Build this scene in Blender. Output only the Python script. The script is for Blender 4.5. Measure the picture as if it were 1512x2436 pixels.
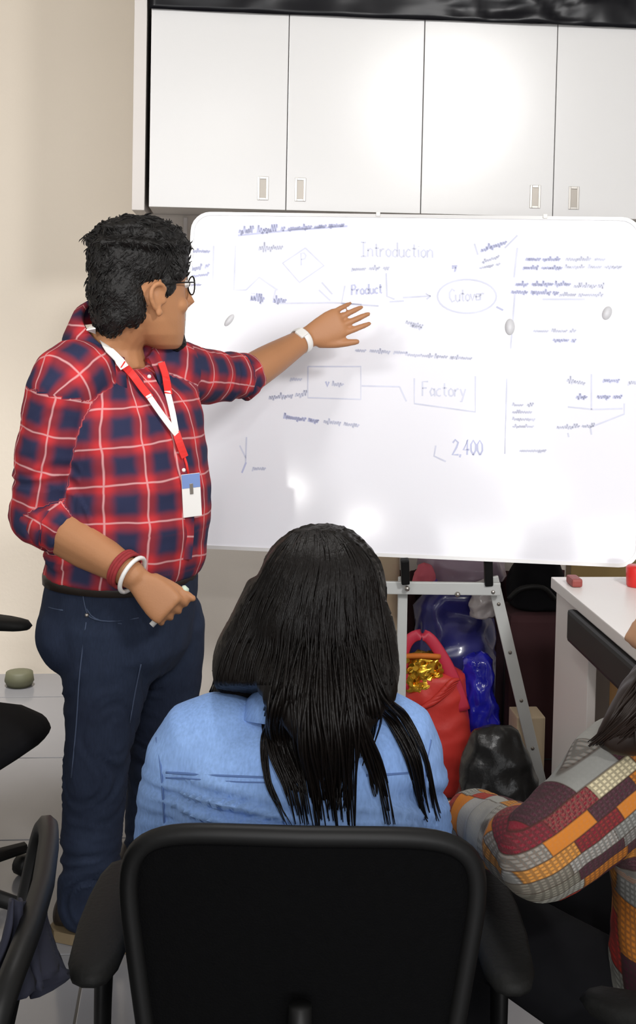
import bpy, bmesh, math, random
import numpy as np
from mathutils import Vector, Matrix, noise
from mathutils.bvhtree import BVHTree

for _o in list(bpy.data.objects):
    bpy.data.objects.remove(_o, do_unlink=True)
SC = bpy.context.scene
COL = SC.collection
R = math.radians
random.seed(7)

# ------------------------------------------------------------------ camera
FPX = 3000.0                       # focal length in pixels of the 1512 x 2436 frame
W, H = 1512.0, 2436.0
CAM = Vector((0.0, 0.0, 1.5))
YAW, PITCH, ROLL = R(5.3), R(2.5), R(1.15)
PCX, PCY = 756.0, 821.0            # principal point
_f = Vector((math.sin(YAW) * math.cos(PITCH), math.cos(YAW) * math.cos(PITCH), -math.sin(PITCH)))
_r = Vector((math.cos(YAW), -math.sin(YAW), 0.0))
_u = _r.cross(_f)
CF = _f
CR = _r * math.cos(ROLL) + _u * math.sin(ROLL)
CU = _u * math.cos(ROLL) - _r * math.sin(ROLL)
camd = bpy.data.cameras.new('camera')
cam = bpy.data.objects.new('camera', camd)
COL.objects.link(cam)
M = Matrix((CR, CU, -CF)).transposed().to_4x4()
M.translation = CAM
cam.matrix_world = M
camd.sensor_fit = 'HORIZONTAL'
camd.sensor_width = 36.0
camd.lens = 36.0 * FPX / W
camd.shift_y = -(H / 2 - PCY) / W
camd.clip_start = 0.05
SC.camera = cam

# ------------------------------------------------------------------ world and lights
world = bpy.data.worlds.new('room_ambient')
SC.world = world
world.use_nodes = True
world.node_tree.nodes['Background'].inputs[0].default_value = (1.0, 0.97, 0.93, 1)
world.node_tree.nodes['Background'].inputs[1].default_value = 0.38

def lamp(name, kind, loc, target, power, color=(1, 0.96, 0.91), **kw):
    d = bpy.data.lights.new(name, kind)
    d.energy = power
    d.color = color
    for k, v in kw.items():
        setattr(d, k, v)
    o = bpy.data.objects.new(name, d)
    COL.objects.link(o)
    o.location = loc
    o.rotation_euler = (Vector(target) - Vector(loc)).to_track_quat('-Z', 'Y').to_euler()
    return o

# ceiling spot that lights the board end of the room (above and right of the camera)
lamp('spot_light', 'SPOT', (1.40, 0.60, 2.62), (0.98, 4.2, 1.55), 198, (1, 0.985, 0.975), spot_size=R(104), spot_blend=1.0, shadow_soft_size=0.20)
# added fill spot on the left, no known fixture; brightens the passage wall
lamp('spot_light', 'SPOT', (-1.7, 0.5, 2.62), (-0.95, 4.88, 2.65), 285, (1, 0.985, 0.96), spot_size=R(92), spot_blend=1.0, shadow_soft_size=0.25)
# added spot that brightens the far floor behind the presenter; no lamp known there
lamp('passage_fill_light', 'SPOT', (-0.80, 4.30, 2.66), (-0.80, 4.45, 0.0), 300, (1, 0.98, 0.96), spot_size=R(40), spot_blend=1.0, shadow_soft_size=0.12)
# downlight above the audience
lamp('audience_downlight', 'SPOT', (0.1, 2.1, 2.64), (0.1, 2.1, 0), 38, (1, 0.98, 0.96), spot_size=R(95), spot_blend=0.9, shadow_soft_size=0.15)
# added soft fill panel behind the camera for frontal light; not a window
lamp('rear_fill_light', 'AREA', (0.4, -3.2, 1.35), (0.3, 4.0, 1.3), 92, (0.97, 0.98, 1.0), shape='RECTANGLE', size=3.2, size_y=1.3)
# round ceiling lamps further back in the room; they mirror in the whiteboard
for _x, _y in ((0.14, -1.0), (-0.34, -3.0), (-2.95, -5.1), (-0.46, -5.4), (-2.7, -7.0)):
    lamp('round_ceiling_lamp', 'AREA', (_x, _y, 2.68), (_x, _y, 0), 40, (1, 0.98, 0.96), shape='DISK', size=0.28)

SC.view_settings.view_transform = 'Standard'
SC.view_settings.look = 'None'
SC.view_settings.exposure = 0.0
SC.view_settings.gamma = 1.0
SC.view_settings.use_curve_mapping = False

# ------------------------------------------------------------------ helpers
def ray(px, py):
    return CF + CR * ((px - PCX) / FPX) + CU * ((PCY - py) / FPX)

def at(px, py, d):
    """point at view depth d seen in the photograph at px, py"""
    return CAM + ray(px, py) * d

def atY(px, py, y):
    v = ray(px, py)
    return CAM + v * ((y - CAM.y) / v.y)

def onplane(px, py, p0, n):
    v = ray(px, py)
    return CAM + v * ((p0 - CAM).dot(n) / v.dot(n))

def floor_at(px, py):
    v = ray(px, py)
    return CAM + v * (-CAM.z / v.z)

def tag(o, label=None, cat=None, group=None, kind=None):
    if label: o['label'] = label
    if cat: o['category'] = cat
    if group: o['group'] = group
    if kind: o['kind'] = kind
    return o

def empty(name, loc=(0, 0, 0), label=None, cat=None, group=None):
    o = bpy.data.objects.new(name, None)
    o.empty_display_size = 0.05
    COL.objects.link(o)
    o.location = loc
    tag(o, label, cat, group)
    return o

def parent(o, p):
    """parent keeping the world transform (parents are unrotated/unparented at this time)"""
    if p is not None:
        bpy.context.view_layer.update()
        mw = o.matrix_world.copy()
        o.parent = p
        o.matrix_parent_inverse = p.matrix_world.inverted()
        o.matrix_world = mw
    return o

def meshobj(name, verts, faces, mat=None, par=None, smooth=True):
    me = bpy.data.meshes.new(name)
    me.from_pydata([tuple(v) for v in verts], [], faces)
    me.update()
    return finish(name, me, mat, par, smooth)

def finish(name, me, mat, par, smooth=True):
    if smooth:
        me.polygons.foreach_set('use_smooth', [True] * len(me.polygons))
    if mat is not None:
        me.materials.clear()
        me.materials.append(mat)
    o = bpy.data.objects.new(name, me)
    COL.objects.link(o)
    parent(o, par)
    return o

def bmobj(name, bm, mat=None, par=None, smooth=True):
    me = bpy.data.meshes.new(name)
    bm.normal_update()
    bm.to_mesh(me)
    bm.free()
    return finish(name, me, mat, par, smooth)

def add_box(bm, lo, hi, bevel=0.0, mat=None, seg=2):
    r = bmesh.ops.create_cube(bm, size=1.0)
    vs = r['verts']
    lo, hi = Vector(lo), Vector(hi)
    c, s = (lo + hi) / 2, hi - lo
    for v in vs:
        v.co = Vector((v.co.x * s.x, v.co.y * s.y, v.co.z * s.z)) + c
    out = set(vs)
    if bevel > 0:
        es = list({e for v in vs for e in v.link_edges})
        rr = bmesh.ops.bevel(bm, geom=es, offset=bevel, segments=seg, profile=0.6, affect='EDGES')
        out = {v for v in rr['verts']} | {v for v in vs if v.is_valid}
    if mat is not None:
        for v in out:
            v.co = mat @ v.co
    return out

def box(name, lo, hi, mat, par=None, bevel=0.003, xf=None, smooth=False):
    bm = bmesh.new()
    add_box(bm, lo, hi, bevel, xf)
    return bmobj(name, bm, mat, par, smooth)

def catmull(pts, n):
    pts = [Vector(p) if not isinstance(p, (int, float)) else p for p in pts]
    P = [pts[0]] + list(pts) + [pts[-1]]
    out = []
    for i in range(1, len(P) - 2):
        p0, p1, p2, p3 = P[i - 1], P[i], P[i + 1], P[i + 2]
        for k in range(n):
            t = k / n
            out.append(0.5 * ((2 * p1) + (p2 - p0) * t + (2 * p0 - 5 * p1 + 4 * p2 - p3) * t * t + (3 * p1 - p0 - 3 * p2 + p3) * t ** 3))
    out.append(P[-2])
    return out

def add_tube(bm, pts, rad, seg=12, sub=0, flat=None, ref=None, caps=True, closed=False):
    """tube through pts; rad a number or list; flat=(su, sv) squeezes the section along the frame axes; ref a vector kept as frame u"""
    pts = [Vector(p) for p in pts]
    if isinstance(rad, (int, float)):
        rad = [rad] * len(pts)
    if sub > 1:
        pts, rad = catmull(pts, sub), catmull([float(r) for r in rad], sub)
    n = len(pts)
    rings = []
    u = None
    for i in range(n):
        if closed:
            t = pts[(i + 1) % n] - pts[i - 1]
        else:
            t = pts[min(i + 1, n - 1)] - pts[max(i - 1, 0)]
        if t.length < 1e-9: t = Vector((0, 0, 1))
        t.normalize()
        if ref is not None:
            u = Vector(ref) - t * t.dot(Vector(ref))
        elif u is None:
            a = Vector((0, 0, 1)) if abs(t.z) < 0.9 else Vector((1, 0, 0))
            u = a - t * t.dot(a)
        else:
            u = u - t * t.dot(u)
        if u.length < 1e-6:
            u = t.orthogonal()
        u = u.normalized()
        v = t.cross(u)
        su, sv = flat if flat else (1, 1)
        rings.append([bm.verts.new(pts[i] + (u * math.cos(a) * su + v * math.sin(a) * sv) * max(rad[i], 1e-5))
                      for a in [2 * math.pi * k / seg for k in range(seg)]])
    m = n if closed else n - 1
    for i in range(m):
        A, B = rings[i], rings[(i + 1) % n]
        for k in range(seg):
            bm.faces.new((A[k], A[(k + 1) % seg], B[(k + 1) % seg], B[k]))
    if caps and not closed:
        bm.faces.new(list(reversed(rings[0])))
        bm.faces.new(rings[-1])
    return rings

def tube(name, pts, rad, mat, par=None, seg=10, sub=0, **kw):
    bm = bmesh.new()
    add_tube(bm, pts, rad, seg, sub, **kw)
    return bmobj(name, bm, mat, par)

def add_loft(bm, rings):
    """rings: lists of points, equal length; closed both ends"""
    vs = [[bm.verts.new(p) for p in r] for r in rings]
    n = len(vs[0])
    for A, B in zip(vs, vs[1:]):
        for k in range(n):
            bm.faces.new((A[k], A[(k + 1) % n], B[(k + 1) % n], B[k]))
    bm.faces.new(list(reversed(vs[0])))
    bm.faces.new(vs[-1])

def ell(c, ax, ay, a, b, n=28, p=2.0):
    out = []
    for k in range(n):
        t = 2 * math.pi * k / n
        cx, sy = math.cos(t), math.sin(t)
        e = 2.0 / p
        out.append(Vector(c) + ax * (a * math.copysign(abs(cx) ** e, cx)) + ay * (b * math.copysign(abs(sy) ** e, sy)))
    return out

def add_ball(bm, c, rx, ry=None, rz=None, rot=None, sub=3):
    ry = rx if ry is None else ry
    rz = rx if rz is None else rz
    r = bmesh.ops.create_icosphere(bm, subdivisions=sub, radius=1.0)
    for v in r['verts']:
        p = Vector((v.co.x * rx, v.co.y * ry, v.co.z * rz))
        if rot is not None: p = rot @ p
        v.co = p + Vector(c)

def fuse(bm, voxel=0.008, smooth=6, factor=0.5):
    """one continuous surface out of overlapping closed shapes; returns a mesh"""
    bmesh.ops.recalc_face_normals(bm, faces=bm.faces)
    me = bpy.data.meshes.new('tmp')
    bm.to_mesh(me); bm.free()
    o = bpy.data.objects.new('tmp', me)
    COL.objects.link(o)
    m = o.modifiers.new('r', 'REMESH'); m.mode = 'VOXEL'; m.voxel_size = voxel
    if smooth:
        s = o.modifiers.new('s', 'SMOOTH'); s.factor = factor; s.iterations = smooth
    dg = bpy.context.evaluated_depsgraph_get()
    out = bpy.data.meshes.new_from_object(o.evaluated_get(dg), depsgraph=dg)
    bpy.data.objects.remove(o, do_unlink=True)
    bpy.data.meshes.remove(me)
    return out

def mco(me):
    a = np.empty(len(me.vertices) * 3); me.vertices.foreach_get('co', a)
    return a.reshape(-1, 3)

def mno(me):
    a = np.empty(len(me.vertices) * 3); me.vertices.foreach_get('normal', a)
    return a.reshape(-1, 3)

def displace(me, fn):
    """move each vertex along its normal by fn(Vector co)"""
    co, no = mco(me), mno(me)
    d = np.array([fn(Vector(c)) for c in co])
    me.vertices.foreach_set('co', (co + no * d[:, None]).ravel())
    me.update()

def fabric_coords(me, axes, name='fab', shapes=None):
    """axes: list of (polyline, ref vector, radius, along0); stores u = angle*radius, v = length along the nearest axis"""
    co = mco(me)
    best = np.full(len(co), 1e9)
    out = np.zeros((len(co), 3))
    lab = None
    if shapes is not None:            # each vertex belongs to the source shape whose surface is nearest
        D = np.array([[b_.find_nearest(Vector(c))[3] for b_ in shapes] for c in co])
        lab = D.argmin(axis=1)
    for ai, (pl, ref, rad, v0) in enumerate(axes):
        pl = [np.array(p) for p in pl]
        s = v0
        ref = np.array(ref)
        for a, b in zip(pl, pl[1:]):
            ab = b - a
            L = np.linalg.norm(ab); t = ab / L
            q = co - a
            h = np.clip(q @ t, 0, L)
            foot = a + h[:, None] * t
            r = co - foot
            dist = np.linalg.norm(r, axis=1) / abs(rad)
            u0 = ref - t * (ref @ t); u0 /= np.linalg.norm(u0)
            w0 = np.cross(t, u0)
            ang = np.arctan2(r @ w0, r @ u0)
            m = dist < best
            if lab is not None: m &= lab == ai
            best[m] = dist[m]
            out[m, 0] = ang[m] * rad if rad > 0 else (r @ w0)[m]      # rad < 0: cloth laid flat instead of wrapped
            out[m, 1] = s + (q @ t)[m]
            out[m, 2] = ai
            s += L
    at_ = me.attributes.new(name, 'FLOAT_VECTOR', 'POINT')
    at_.data.foreach_set('vector', out.ravel())

def bvh_of(o):
    me = o.data
    mw = o.matrix_world
    return BVHTree.FromPolygons([mw @ v.co for v in me.vertices], [tuple(p.vertices) for p in me.polygons])

def hit(bvh, px, py, off=0.003, default=3.0):
    v = ray(px, py)
    p, n, i, d = bvh.ray_cast(CAM, v.normalized())
    if p is None:
        return at(px, py, default)
    if n.dot(v) > 0: n = -n
    return p + n * off

# ------------------------------------------------------------------ materials
def new_mat(name):
    m = bpy.data.materials.new(name)
    m.use_nodes = True
    nt = m.node_tree
    return m, nt, nt.nodes['Principled BSDF']

def lin(c):
    """8-bit sRGB triple to linear"""
    return tuple(((x / 255 + 0.055) / 1.055) ** 2.4 if x > 10 else x / 255 / 12.92 for x in c)

def mat(name, col, rough=0.5, metal=0.0, var=0.10, vscale=6.0, bump=0.0, bscale=60.0, spec=0.5, coat=0.0, alpha=1.0, trans=0.0, sheen=0.0, stretch=None):
    m, nt, b = new_mat(name)
    c = lin(col)
    tc = nt.nodes.new('ShaderNodeTexCoord')
    mp = nt.nodes.new('ShaderNodeMapping')
    nt.links.new(tc.outputs['Object'], mp.inputs[0])
    if stretch: mp.inputs['Scale'].default_value = stretch
    nz = nt.nodes.new('ShaderNodeTexNoise')
    nz.inputs['Scale'].default_value = vscale
    nz.inputs['Detail'].default_value = 5
    nt.links.new(mp.outputs[0], nz.inputs['Vector'])
    mx = nt.nodes.new('ShaderNodeMix'); mx.data_type = 'RGBA'
    mx.inputs[6].default_value = (*[x * (1 - var) for x in c], 1)
    mx.inputs[7].default_value = (*[min(1, x * (1 + var)) for x in c], 1)
    nt.links.new(nz.outputs['Fac'], mx.inputs[0])
    nt.links.new(mx.outputs[2], b.inputs['Base Color'])
    b.inputs['Roughness'].default_value = rough
    b.inputs['Metallic'].default_value = metal
    b.inputs['Specular IOR Level'].default_value = spec
    b.inputs['Coat Weight'].default_value = coat
    b.inputs['Alpha'].default_value = alpha
    b.inputs['Transmission Weight'].default_value = trans
    b.inputs['Sheen Weight'].default_value = sheen
    if bump > 0:
        n2 = nt.nodes.new('ShaderNodeTexNoise')
        n2.inputs['Scale'].default_value = bscale
        n2.inputs['Detail'].default_value = 4
        nt.links.new(mp.outputs[0], n2.inputs['Vector'])
        bp = nt.nodes.new('ShaderNodeBump')
        bp.inputs['Strength'].default_value = bump
        bp.inputs['Distance'].default_value = 0.01
        nt.links.new(n2.outputs['Fac'], bp.inputs['Height'])
        nt.links.new(bp.outputs[0], b.inputs['Normal'])
    return m

def math_node(nt, op, a, b=None, c=None, clamp=False):
    n = nt.nodes.new('ShaderNodeMath'); n.operation = op; n.use_clamp = clamp
    for i, x in enumerate((a, b, c)):
        if x is None: continue
        if isinstance(x, (int, float)): n.inputs[i].default_value = x
        else: nt.links.new(x, n.inputs[i])
    return n.outputs[0]

def mix_node(nt, f, a, b):
    n = nt.nodes.new('ShaderNodeMix'); n.data_type = 'RGBA'
    for s, x in ((0, f), (6, a), (7, b)):
        if isinstance(x, tuple): n.inputs[s].default_value = (*x, 1)
        elif isinstance(x, (int, float)): n.inputs[s].default_value = x
        else: nt.links.new(x, n.inputs[s])
    return n.outputs[2]

def band(nt, coord, period, half, soft, offset=0.0):
    """1 inside a band of half width 'half' (fraction of the period) around each multiple of the period"""
    x = math_node(nt, 'ADD', math_node(nt, 'DIVIDE', coord, period), 0.5 + offset)
    x = math_node(nt, 'FRACT', x)
    x = math_node(nt, 'ABSOLUTE', math_node(nt, 'SUBTRACT', x, 0.5))
    mr = nt.nodes.new('ShaderNodeMapRange')
    mr.interpolation_type = 'SMOOTHSTEP'
    nt.links.new(x, mr.inputs[0])
    mr.inputs[1].default_value = half - soft
    mr.inputs[2].default_value = half + soft
    mr.inputs[3].default_value = 1.0
    mr.inputs[4].default_value = 0.0
    return mr.outputs[0]

def attr_uv(nt, name='fab'):
    a = nt.nodes.new('ShaderNodeAttribute'); a.attribute_name = name
    s = nt.nodes.new('ShaderNodeSeparateXYZ')
    nt.links.new(a.outputs['Vector'], s.inputs[0])
    return a.outputs['Vector'], s.outputs[0], s.outputs[1], s.outputs[2]

def plaid_mat():
    m, nt, b = new_mat('plaid_cotton')
    v, u, w, k = attr_uv(nt)
    nz = nt.nodes.new('ShaderNodeTexNoise'); nz.inputs['Scale'].default_value = 9
    nt.links.new(v, nz.inputs['Vector'])
    wob = math_node(nt, 'MULTIPLY', math_node(nt, 'SUBTRACT', nz.outputs['Fac'], 0.5), 0.02)
    u = math_node(nt, 'ADD', u, wob); w = math_node(nt, 'ADD', w, wob)
    P = 0.083
    bu, bw = band(nt, u, P, 0.21, 0.14), band(nt, w, P, 0.21, 0.14)
    lu, lw = band(nt, u, P, 0.022, 0.018), band(nt, w, P, 0.022, 0.018)
    navy, dark, red = lin((44, 48, 76)), lin((138, 46, 56)), lin((196, 52, 56))
    one = math_node(nt, 'MAXIMUM', bu, bw)
    both = math_node(nt, 'MULTIPLY', bu, bw)
    c = mix_node(nt, one, navy, dark)
    c = mix_node(nt, both, c, red)
    ln = math_node(nt, 'MULTIPLY', math_node(nt, 'MAXIMUM', lu, lw), 0.62)
    c = mix_node(nt, ln, c, lin((232, 184, 184)))
    nt.links.new(c, b.inputs['Base Color'])
    b.inputs['Roughness'].default_value = 0.85
    b.inputs['Specular IOR Level'].default_value = 0.2
    return m

def patchwork_mat():
    m, nt, b = new_mat('patchwork_print')
    v, u, w, k = attr_uv(nt)
    # rows along the arm, cells around it, each row shifted
    cu = math_node(nt, 'FLOOR', math_node(nt, 'DIVIDE', u, 0.017))
    sh = nt.nodes.new('ShaderNodeTexWhiteNoise'); sh.noise_dimensions = '1D'
    nt.links.new(math_node(nt, 'ADD', cu, 3.5), sh.inputs['W'])
    wv = math_node(nt, 'ADD', math_node(nt, 'DIVIDE', w, 0.070), sh.outputs['Value'])
    cw = math_node(nt, 'FLOOR', wv)
    cmb = nt.nodes.new('ShaderNodeCombineXYZ')
    nt.links.new(cu, cmb.inputs[0]); nt.links.new(cw, cmb.inputs[1]); nt.links.new(k, cmb.inputs[2])
    wn = nt.nodes.new('ShaderNodeTexWhiteNoise'); wn.noise_dimensions = '3D'
    nt.links.new(cmb.outputs[0], wn.inputs['Vector'])
    cr = nt.nodes.new('ShaderNodeValToRGB')
    cr.color_ramp.interpolation = 'CONSTANT'
    cols = [(150, 150, 142), (190, 116, 44), (150, 150, 146), (122, 34, 48), (206, 194, 160), (134, 134, 130), (76, 40, 52), (160, 158, 148), (168, 52, 46), (140, 138, 132), (196, 132, 58), (128, 124, 112)]
    els = cr.color_ramp.elements
    for i, c in enumerate(cols):
        e = els[i] if i < 2 else els.new(i / len(cols))
        e.position = i / len(cols)
        e.color = (*lin(c), 1)
    nt.links.new(wn.outputs['Value'], cr.inputs[0])
    st = band(nt, w, 0.0075, 0.22, 0.1)
    su = band(nt, u, 0.0042, 0.2, 0.1)
    hatch = math_node(nt, 'MULTIPLY', math_node(nt, 'MAXIMUM', st, su), 0.5)
    sel = math_node(nt, 'GREATER_THAN', wn.outputs['Color'], 0.25)
    hatch = math_node(nt, 'MULTIPLY', hatch, sel)
    c = mix_node(nt, hatch, cr.outputs[0], lin((52, 48, 44)))
    edge = math_node(nt, 'MAXIMUM', band(nt, u, 0.017, 0.05, 0.03, 0.0), band(nt, wv, 1.0, 0.014, 0.01))
    c = mix_node(nt, math_node(nt, 'MULTIPLY', edge, 0.6), c, lin((60, 44, 36)))
    nt.links.new(c, b.inputs['Base Color'])
    b.inputs['Roughness'].default_value = 0.9
    b.inputs['Specular IOR Level'].default_value = 0.15
    return m

MT = {}
def setup_mats():
    M_ = MT
    M_['wall'] = mat('beige_wall_paint', (230, 219, 203), 0.7, var=0.03, vscale=2, bump=0.05)
    M_['wall2'] = mat('grey_beige_wall_paint', (222, 214, 204), 0.7, var=0.03, vscale=2, bump=0.05)
    M_['ceil'] = mat('white_ceiling', (235, 232, 226), 0.8, var=0.02)
    M_['tile'] = mat('grey_floor_tile', (128, 128, 131), 0.14, var=0.06, vscale=3, spec=0.5)
    M_['grout'] = mat('grout', (90, 86, 80), 0.9)
    M_['lam'] = mat('white_laminate', (224, 223, 222), 0.24, var=0.012, vscale=3, bump=0.02, bscale=25)
    M_['lam_in'] = mat('cabinet_carcass', (190, 186, 182), 0.5, var=0.03)
    M_['trim'] = mat('white_trim', (212, 206, 201), 0.45, var=0.02)
    M_['steel'] = mat('brushed_steel', (176, 172, 166), 0.32, metal=0.9, var=0.06, vscale=40, stretch=(1, 1, 0.1))
    M_['steel_d'] = mat('handle_recess', (150, 144, 136), 0.4, metal=0.6, var=0.05)
    M_['alu'] = mat('easel_aluminium', (196, 198, 196), 0.45, metal=0.1, var=0.06)
    M_['board'] = mat('whiteboard_enamel', (246, 246, 253), 0.10, var=0.006, vscale=2)
    M_['bframe'] = mat('board_frame', (226, 225, 224), 0.3, metal=0.2, var=0.03)
    M_['ink'] = mat('pale_blue_marker', (213, 216, 238), 0.4, var=0.25, vscale=18)
    M_['ink2'] = mat('dark_blue_marker', (194, 198, 228), 0.4, var=0.25, vscale=18)
    M_['smudge'] = mat('eraser_smudge', (222, 222, 226), 0.5, var=0.05)
    M_['blk'] = mat('black_plastic', (15, 15, 15), 0.5, var=0.15, spec=0.3)
    M_['pad'] = mat('dark_grey_arm_pad', (23, 23, 22), 0.65, spec=0.2, var=0.10, bump=0.1, bscale=150)
    M_['fab'] = mat('black_mesh_fabric', (8, 8, 9), 0.9, spec=0.08, var=0.25, vscale=90, bump=0.3, bscale=400)
    M_['sheet'] = mat('black_plastic_sheet', (12, 12, 17), 0.34, spec=0.25, var=0.2)
    M_['skin'] = mat('brown_skin', (178, 126, 88), 0.5, var=0.07, vscale=12, bump=0.06, bscale=220, spec=0.35)
    M_['skin2'] = mat('light_brown_skin', (196, 150, 116), 0.5, var=0.06, vscale=12, spec=0.35)
    M_['nail'] = mat('fingernail', (214, 176, 150), 0.35)
    M_['hairm'] = mat('short_black_hair', (20, 18, 17), 0.5, spec=0.35, var=0.35, vscale=60, bump=0.5, bscale=140)
    M_['hairw'] = mat('long_dark_brown_hair', (15, 11, 9), 0.42, spec=0.22, var=0.5, vscale=28, stretch=(4, 4, 0.4), bump=0.2, bscale=60)
    M_['hairr'] = mat('dark_brown_hair', (34, 24, 19), 0.5, spec=0.3, var=0.4, vscale=30, stretch=(3, 3, 0.5))
    M_['plaid'] = plaid_mat()
    M_['patch'] = patchwork_mat()
    M_['jeans'] = denim_mat('dark_blue_denim', (27, 33, 50), (42, 52, 72))
    M_['cham'] = denim_mat('light_blue_chambray', (122, 156, 212), (144, 178, 230))
    M_['stitch'] = mat('denim_stitching', (62, 74, 98), 0.8)
    M_['stitch2'] = mat('chambray_seam', (88, 116, 168), 0.8)
    M_['navy'] = mat('navy_cloth', (28, 30, 46), 0.85, var=0.2)
    M_['dark'] = mat('black_cloth', (17, 17, 20), 0.9, spec=0.15, var=0.25, vscale=30)
    M_['shoe'] = mat('dark_brown_leather', (42, 34, 28), 0.45, var=0.2)
    M_['sole'] = mat('tan_rubber_sole', (120, 104, 78), 0.7)
    M_['red'] = mat('red_ribbon', (222, 44, 40), 0.6, var=0.08)
    M_['white'] = mat('white_ribbon', (238, 234, 228), 0.6, var=0.03)
    M_['wplastic'] = mat('white_plastic', (240, 238, 234), 0.35, var=0.02)
    M_['bplastic'] = mat('blue_card_print', (120, 146, 200), 0.5, var=0.06)
    M_['green'] = mat('pale_green_plastic', (204, 220, 200), 0.35)
    M_['maroon'] = mat('dark_maroon_cloth', (46, 14, 18), 0.9, var=0.25, vscale=8)
    M_['redbag'] = mat('red_bag_cloth', (196, 52, 44), 0.5, var=0.14, vscale=10, bump=0.15, bscale=40)
    M_['pinkred'] = mat('crimson_strap', (190, 44, 68), 0.5, var=0.1)
    M_['gold'] = mat('gold_sequin_foil', (226, 178, 60), 0.22, metal=0.9, var=0.3, vscale=60)
    M_['orange'] = mat('orange_cloth', (200, 110, 34), 0.7, var=0.1)
    M_['navybag'] = mat('navy_plastic_bag', (52, 52, 118), 0.28, var=0.3, vscale=9, coat=0.3)
    M_['blue'] = mat('royal_blue_foil', (40, 42, 190), 0.16, var=0.3, vscale=12, coat=0.6)
    M_['lilac'] = mat('lilac_plastic_bag', (172, 152, 170), 0.25, var=0.2, vscale=8, coat=0.3, alpha=0.85)
    M_['pink'] = mat('pink_cloth', (206, 96, 112), 0.7, var=0.1)
    M_['purple'] = mat('purple_cloth', (96, 66, 158), 0.7, var=0.1)
    M_['leather'] = mat('black_leather', (20, 20, 20), 0.3, var=0.2, bump=0.15, bscale=70)
    M_['desk'] = mat('white_desk_laminate', (234, 230, 226), 0.35, var=0.015)
    M_['deskside'] = mat('grey_white_panel', (226, 221, 217), 0.45, var=0.03)
    M_['card'] = mat('brown_cardboard', (168, 128, 78), 0.8, var=0.08)
    M_['ledge'] = mat('olive_brown_wood', (134, 110, 64), 0.5, var=0.15, vscale=10)
    M_['redp'] = mat('red_plastic', (214, 40, 36), 0.35)
    M_['bead'] = mat('red_thread', (150, 44, 48), 0.8, var=0.3, vscale=90)
    M_['glass'] = mat('spectacle_lens', (235, 240, 244), 0.05, alpha=0.25)
    M_['cream'] = mat('cream_paper', (206, 188, 158), 0.8)

def denim_mat(name, c1, c2):
    m, nt, b = new_mat(name)
    tc = nt.nodes.new('ShaderNodeTexCoord')
    nz = nt.nodes.new('ShaderNodeTexNoise'); nz.inputs['Scale'].default_value = 5; nz.inputs['Detail'].default_value = 6
    nt.links.new(tc.outputs['Object'], nz.inputs['Vector'])
    n2 = nt.nodes.new('ShaderNodeTexNoise'); n2.inputs['Scale'].default_value = 260
    mp = nt.nodes.new('ShaderNodeMapping'); mp.inputs['Scale'].default_value = (1, 1, 0.25)
    nt.links.new(tc.outputs['Object'], mp.inputs[0]); nt.links.new(mp.outputs[0], n2.inputs['Vector'])
    f = math_node(nt, 'MULTIPLY_ADD', nz.outputs['Fac'], 2.0, -0.5, clamp=True)
    c = mix_node(nt, f, lin(c1), lin(c2))
    g = math_node(nt, 'MULTIPLY_ADD', n2.outputs['Fac'], 0.5, 0.75)
    hs = nt.nodes.new('ShaderNodeHueSaturation')
    nt.links.new(c, hs.inputs['Color']); nt.links.new(g, hs.inputs['Value'])
    nt.links.new(hs.outputs[0], b.inputs['Base Color'])
    b.inputs['Roughness'].default_value = 0.85
    b.inputs['Specular IOR Level'].default_value = 0.2
    bp = nt.nodes.new('ShaderNodeBump'); bp.inputs['Strength'].default_value = 0.15; bp.inputs['Distance'].default_value = 0.003
    nt.links.new(n2.outputs['Fac'], bp.inputs['Height']); nt.links.new(bp.outputs[0], b.inputs['Normal'])
    return m

setup_mats()
X, Y, Z = Vector((1, 0, 0)), Vector((0, 1, 0)), Vector((0, 0, 1))
# ------------------------------------------------------------------ the room
YC = 3.95          # front plane of the wall cupboards
YR = 4.38          # wall under and behind the cupboards
YP = 4.88          # passage wall on the left
ZC = 2.70
xpil0 = atY(316, 300, YC).x
xpil1 = atY(349, 300, YC).x
tag(box('wall_left', (-3.4, YP, 0), (xpil0 + 0.6, YP + 0.1, ZC), MT['wall'], bevel=0), 'beige painted wall of the passage behind the presenter', 'wall', kind='structure')
tag(box('wall_back', (xpil1 - 0.01, YR, 0), (3.2, YP + 0.1, ZC), MT['wall2'], bevel=0), 'grey beige wall behind the whiteboard', 'wall', kind='structure')
tag(box('ceiling', (-3.4, 0.9, ZC), (3.2, YP + 0.1, ZC + 0.1), MT['ceil'], bevel=0), 'white ceiling above the cupboards', 'ceiling', kind='structure')
xt = atY(441, 540, YR).x
tag(box('trim_2', (xt - 0.007, YR - 0.02, 0.7), (xt + 0.007, YR - 0.0005, 1.74), MT['trim'], bevel=0.002), 'thin light batten on the wall under the cupboards', 'trim', kind='structure')

# floor: grout bed and square tiles
fl = tag(box('floor', (-3.4, -0.6, -0.06), (3.2, YP + 0.62, -0.004), MT['grout'], bevel=0), 'grey tiled floor of the room', 'floor', kind='structure')
TS = 0.60
bm = bmesh.new(); add_box(bm, (0.0025, 0.0025, -0.012), (TS - 0.0025, TS - 0.0025, 0), 0.002)
tm = bpy.data.meshes.new('tile'); bm.to_mesh(tm); bm.free(); tm.materials.append(MT['tile'])
tx0 = floor_at(253, 1993).x
ty0 = floor_at(290, 1993).y
for i in range(-6, 6):
    for j in range(-7, 3):
        x, y = tx0 + i * TS, ty0 + j * TS
        if x < -3.4 or x + TS > 3.2 or y > YP - 0.02 or y < -0.6: continue
        o = bpy.data.objects.new('tile', tm); COL.objects.link(o); o.location = (x, y, 0); o.parent = fl

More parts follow.
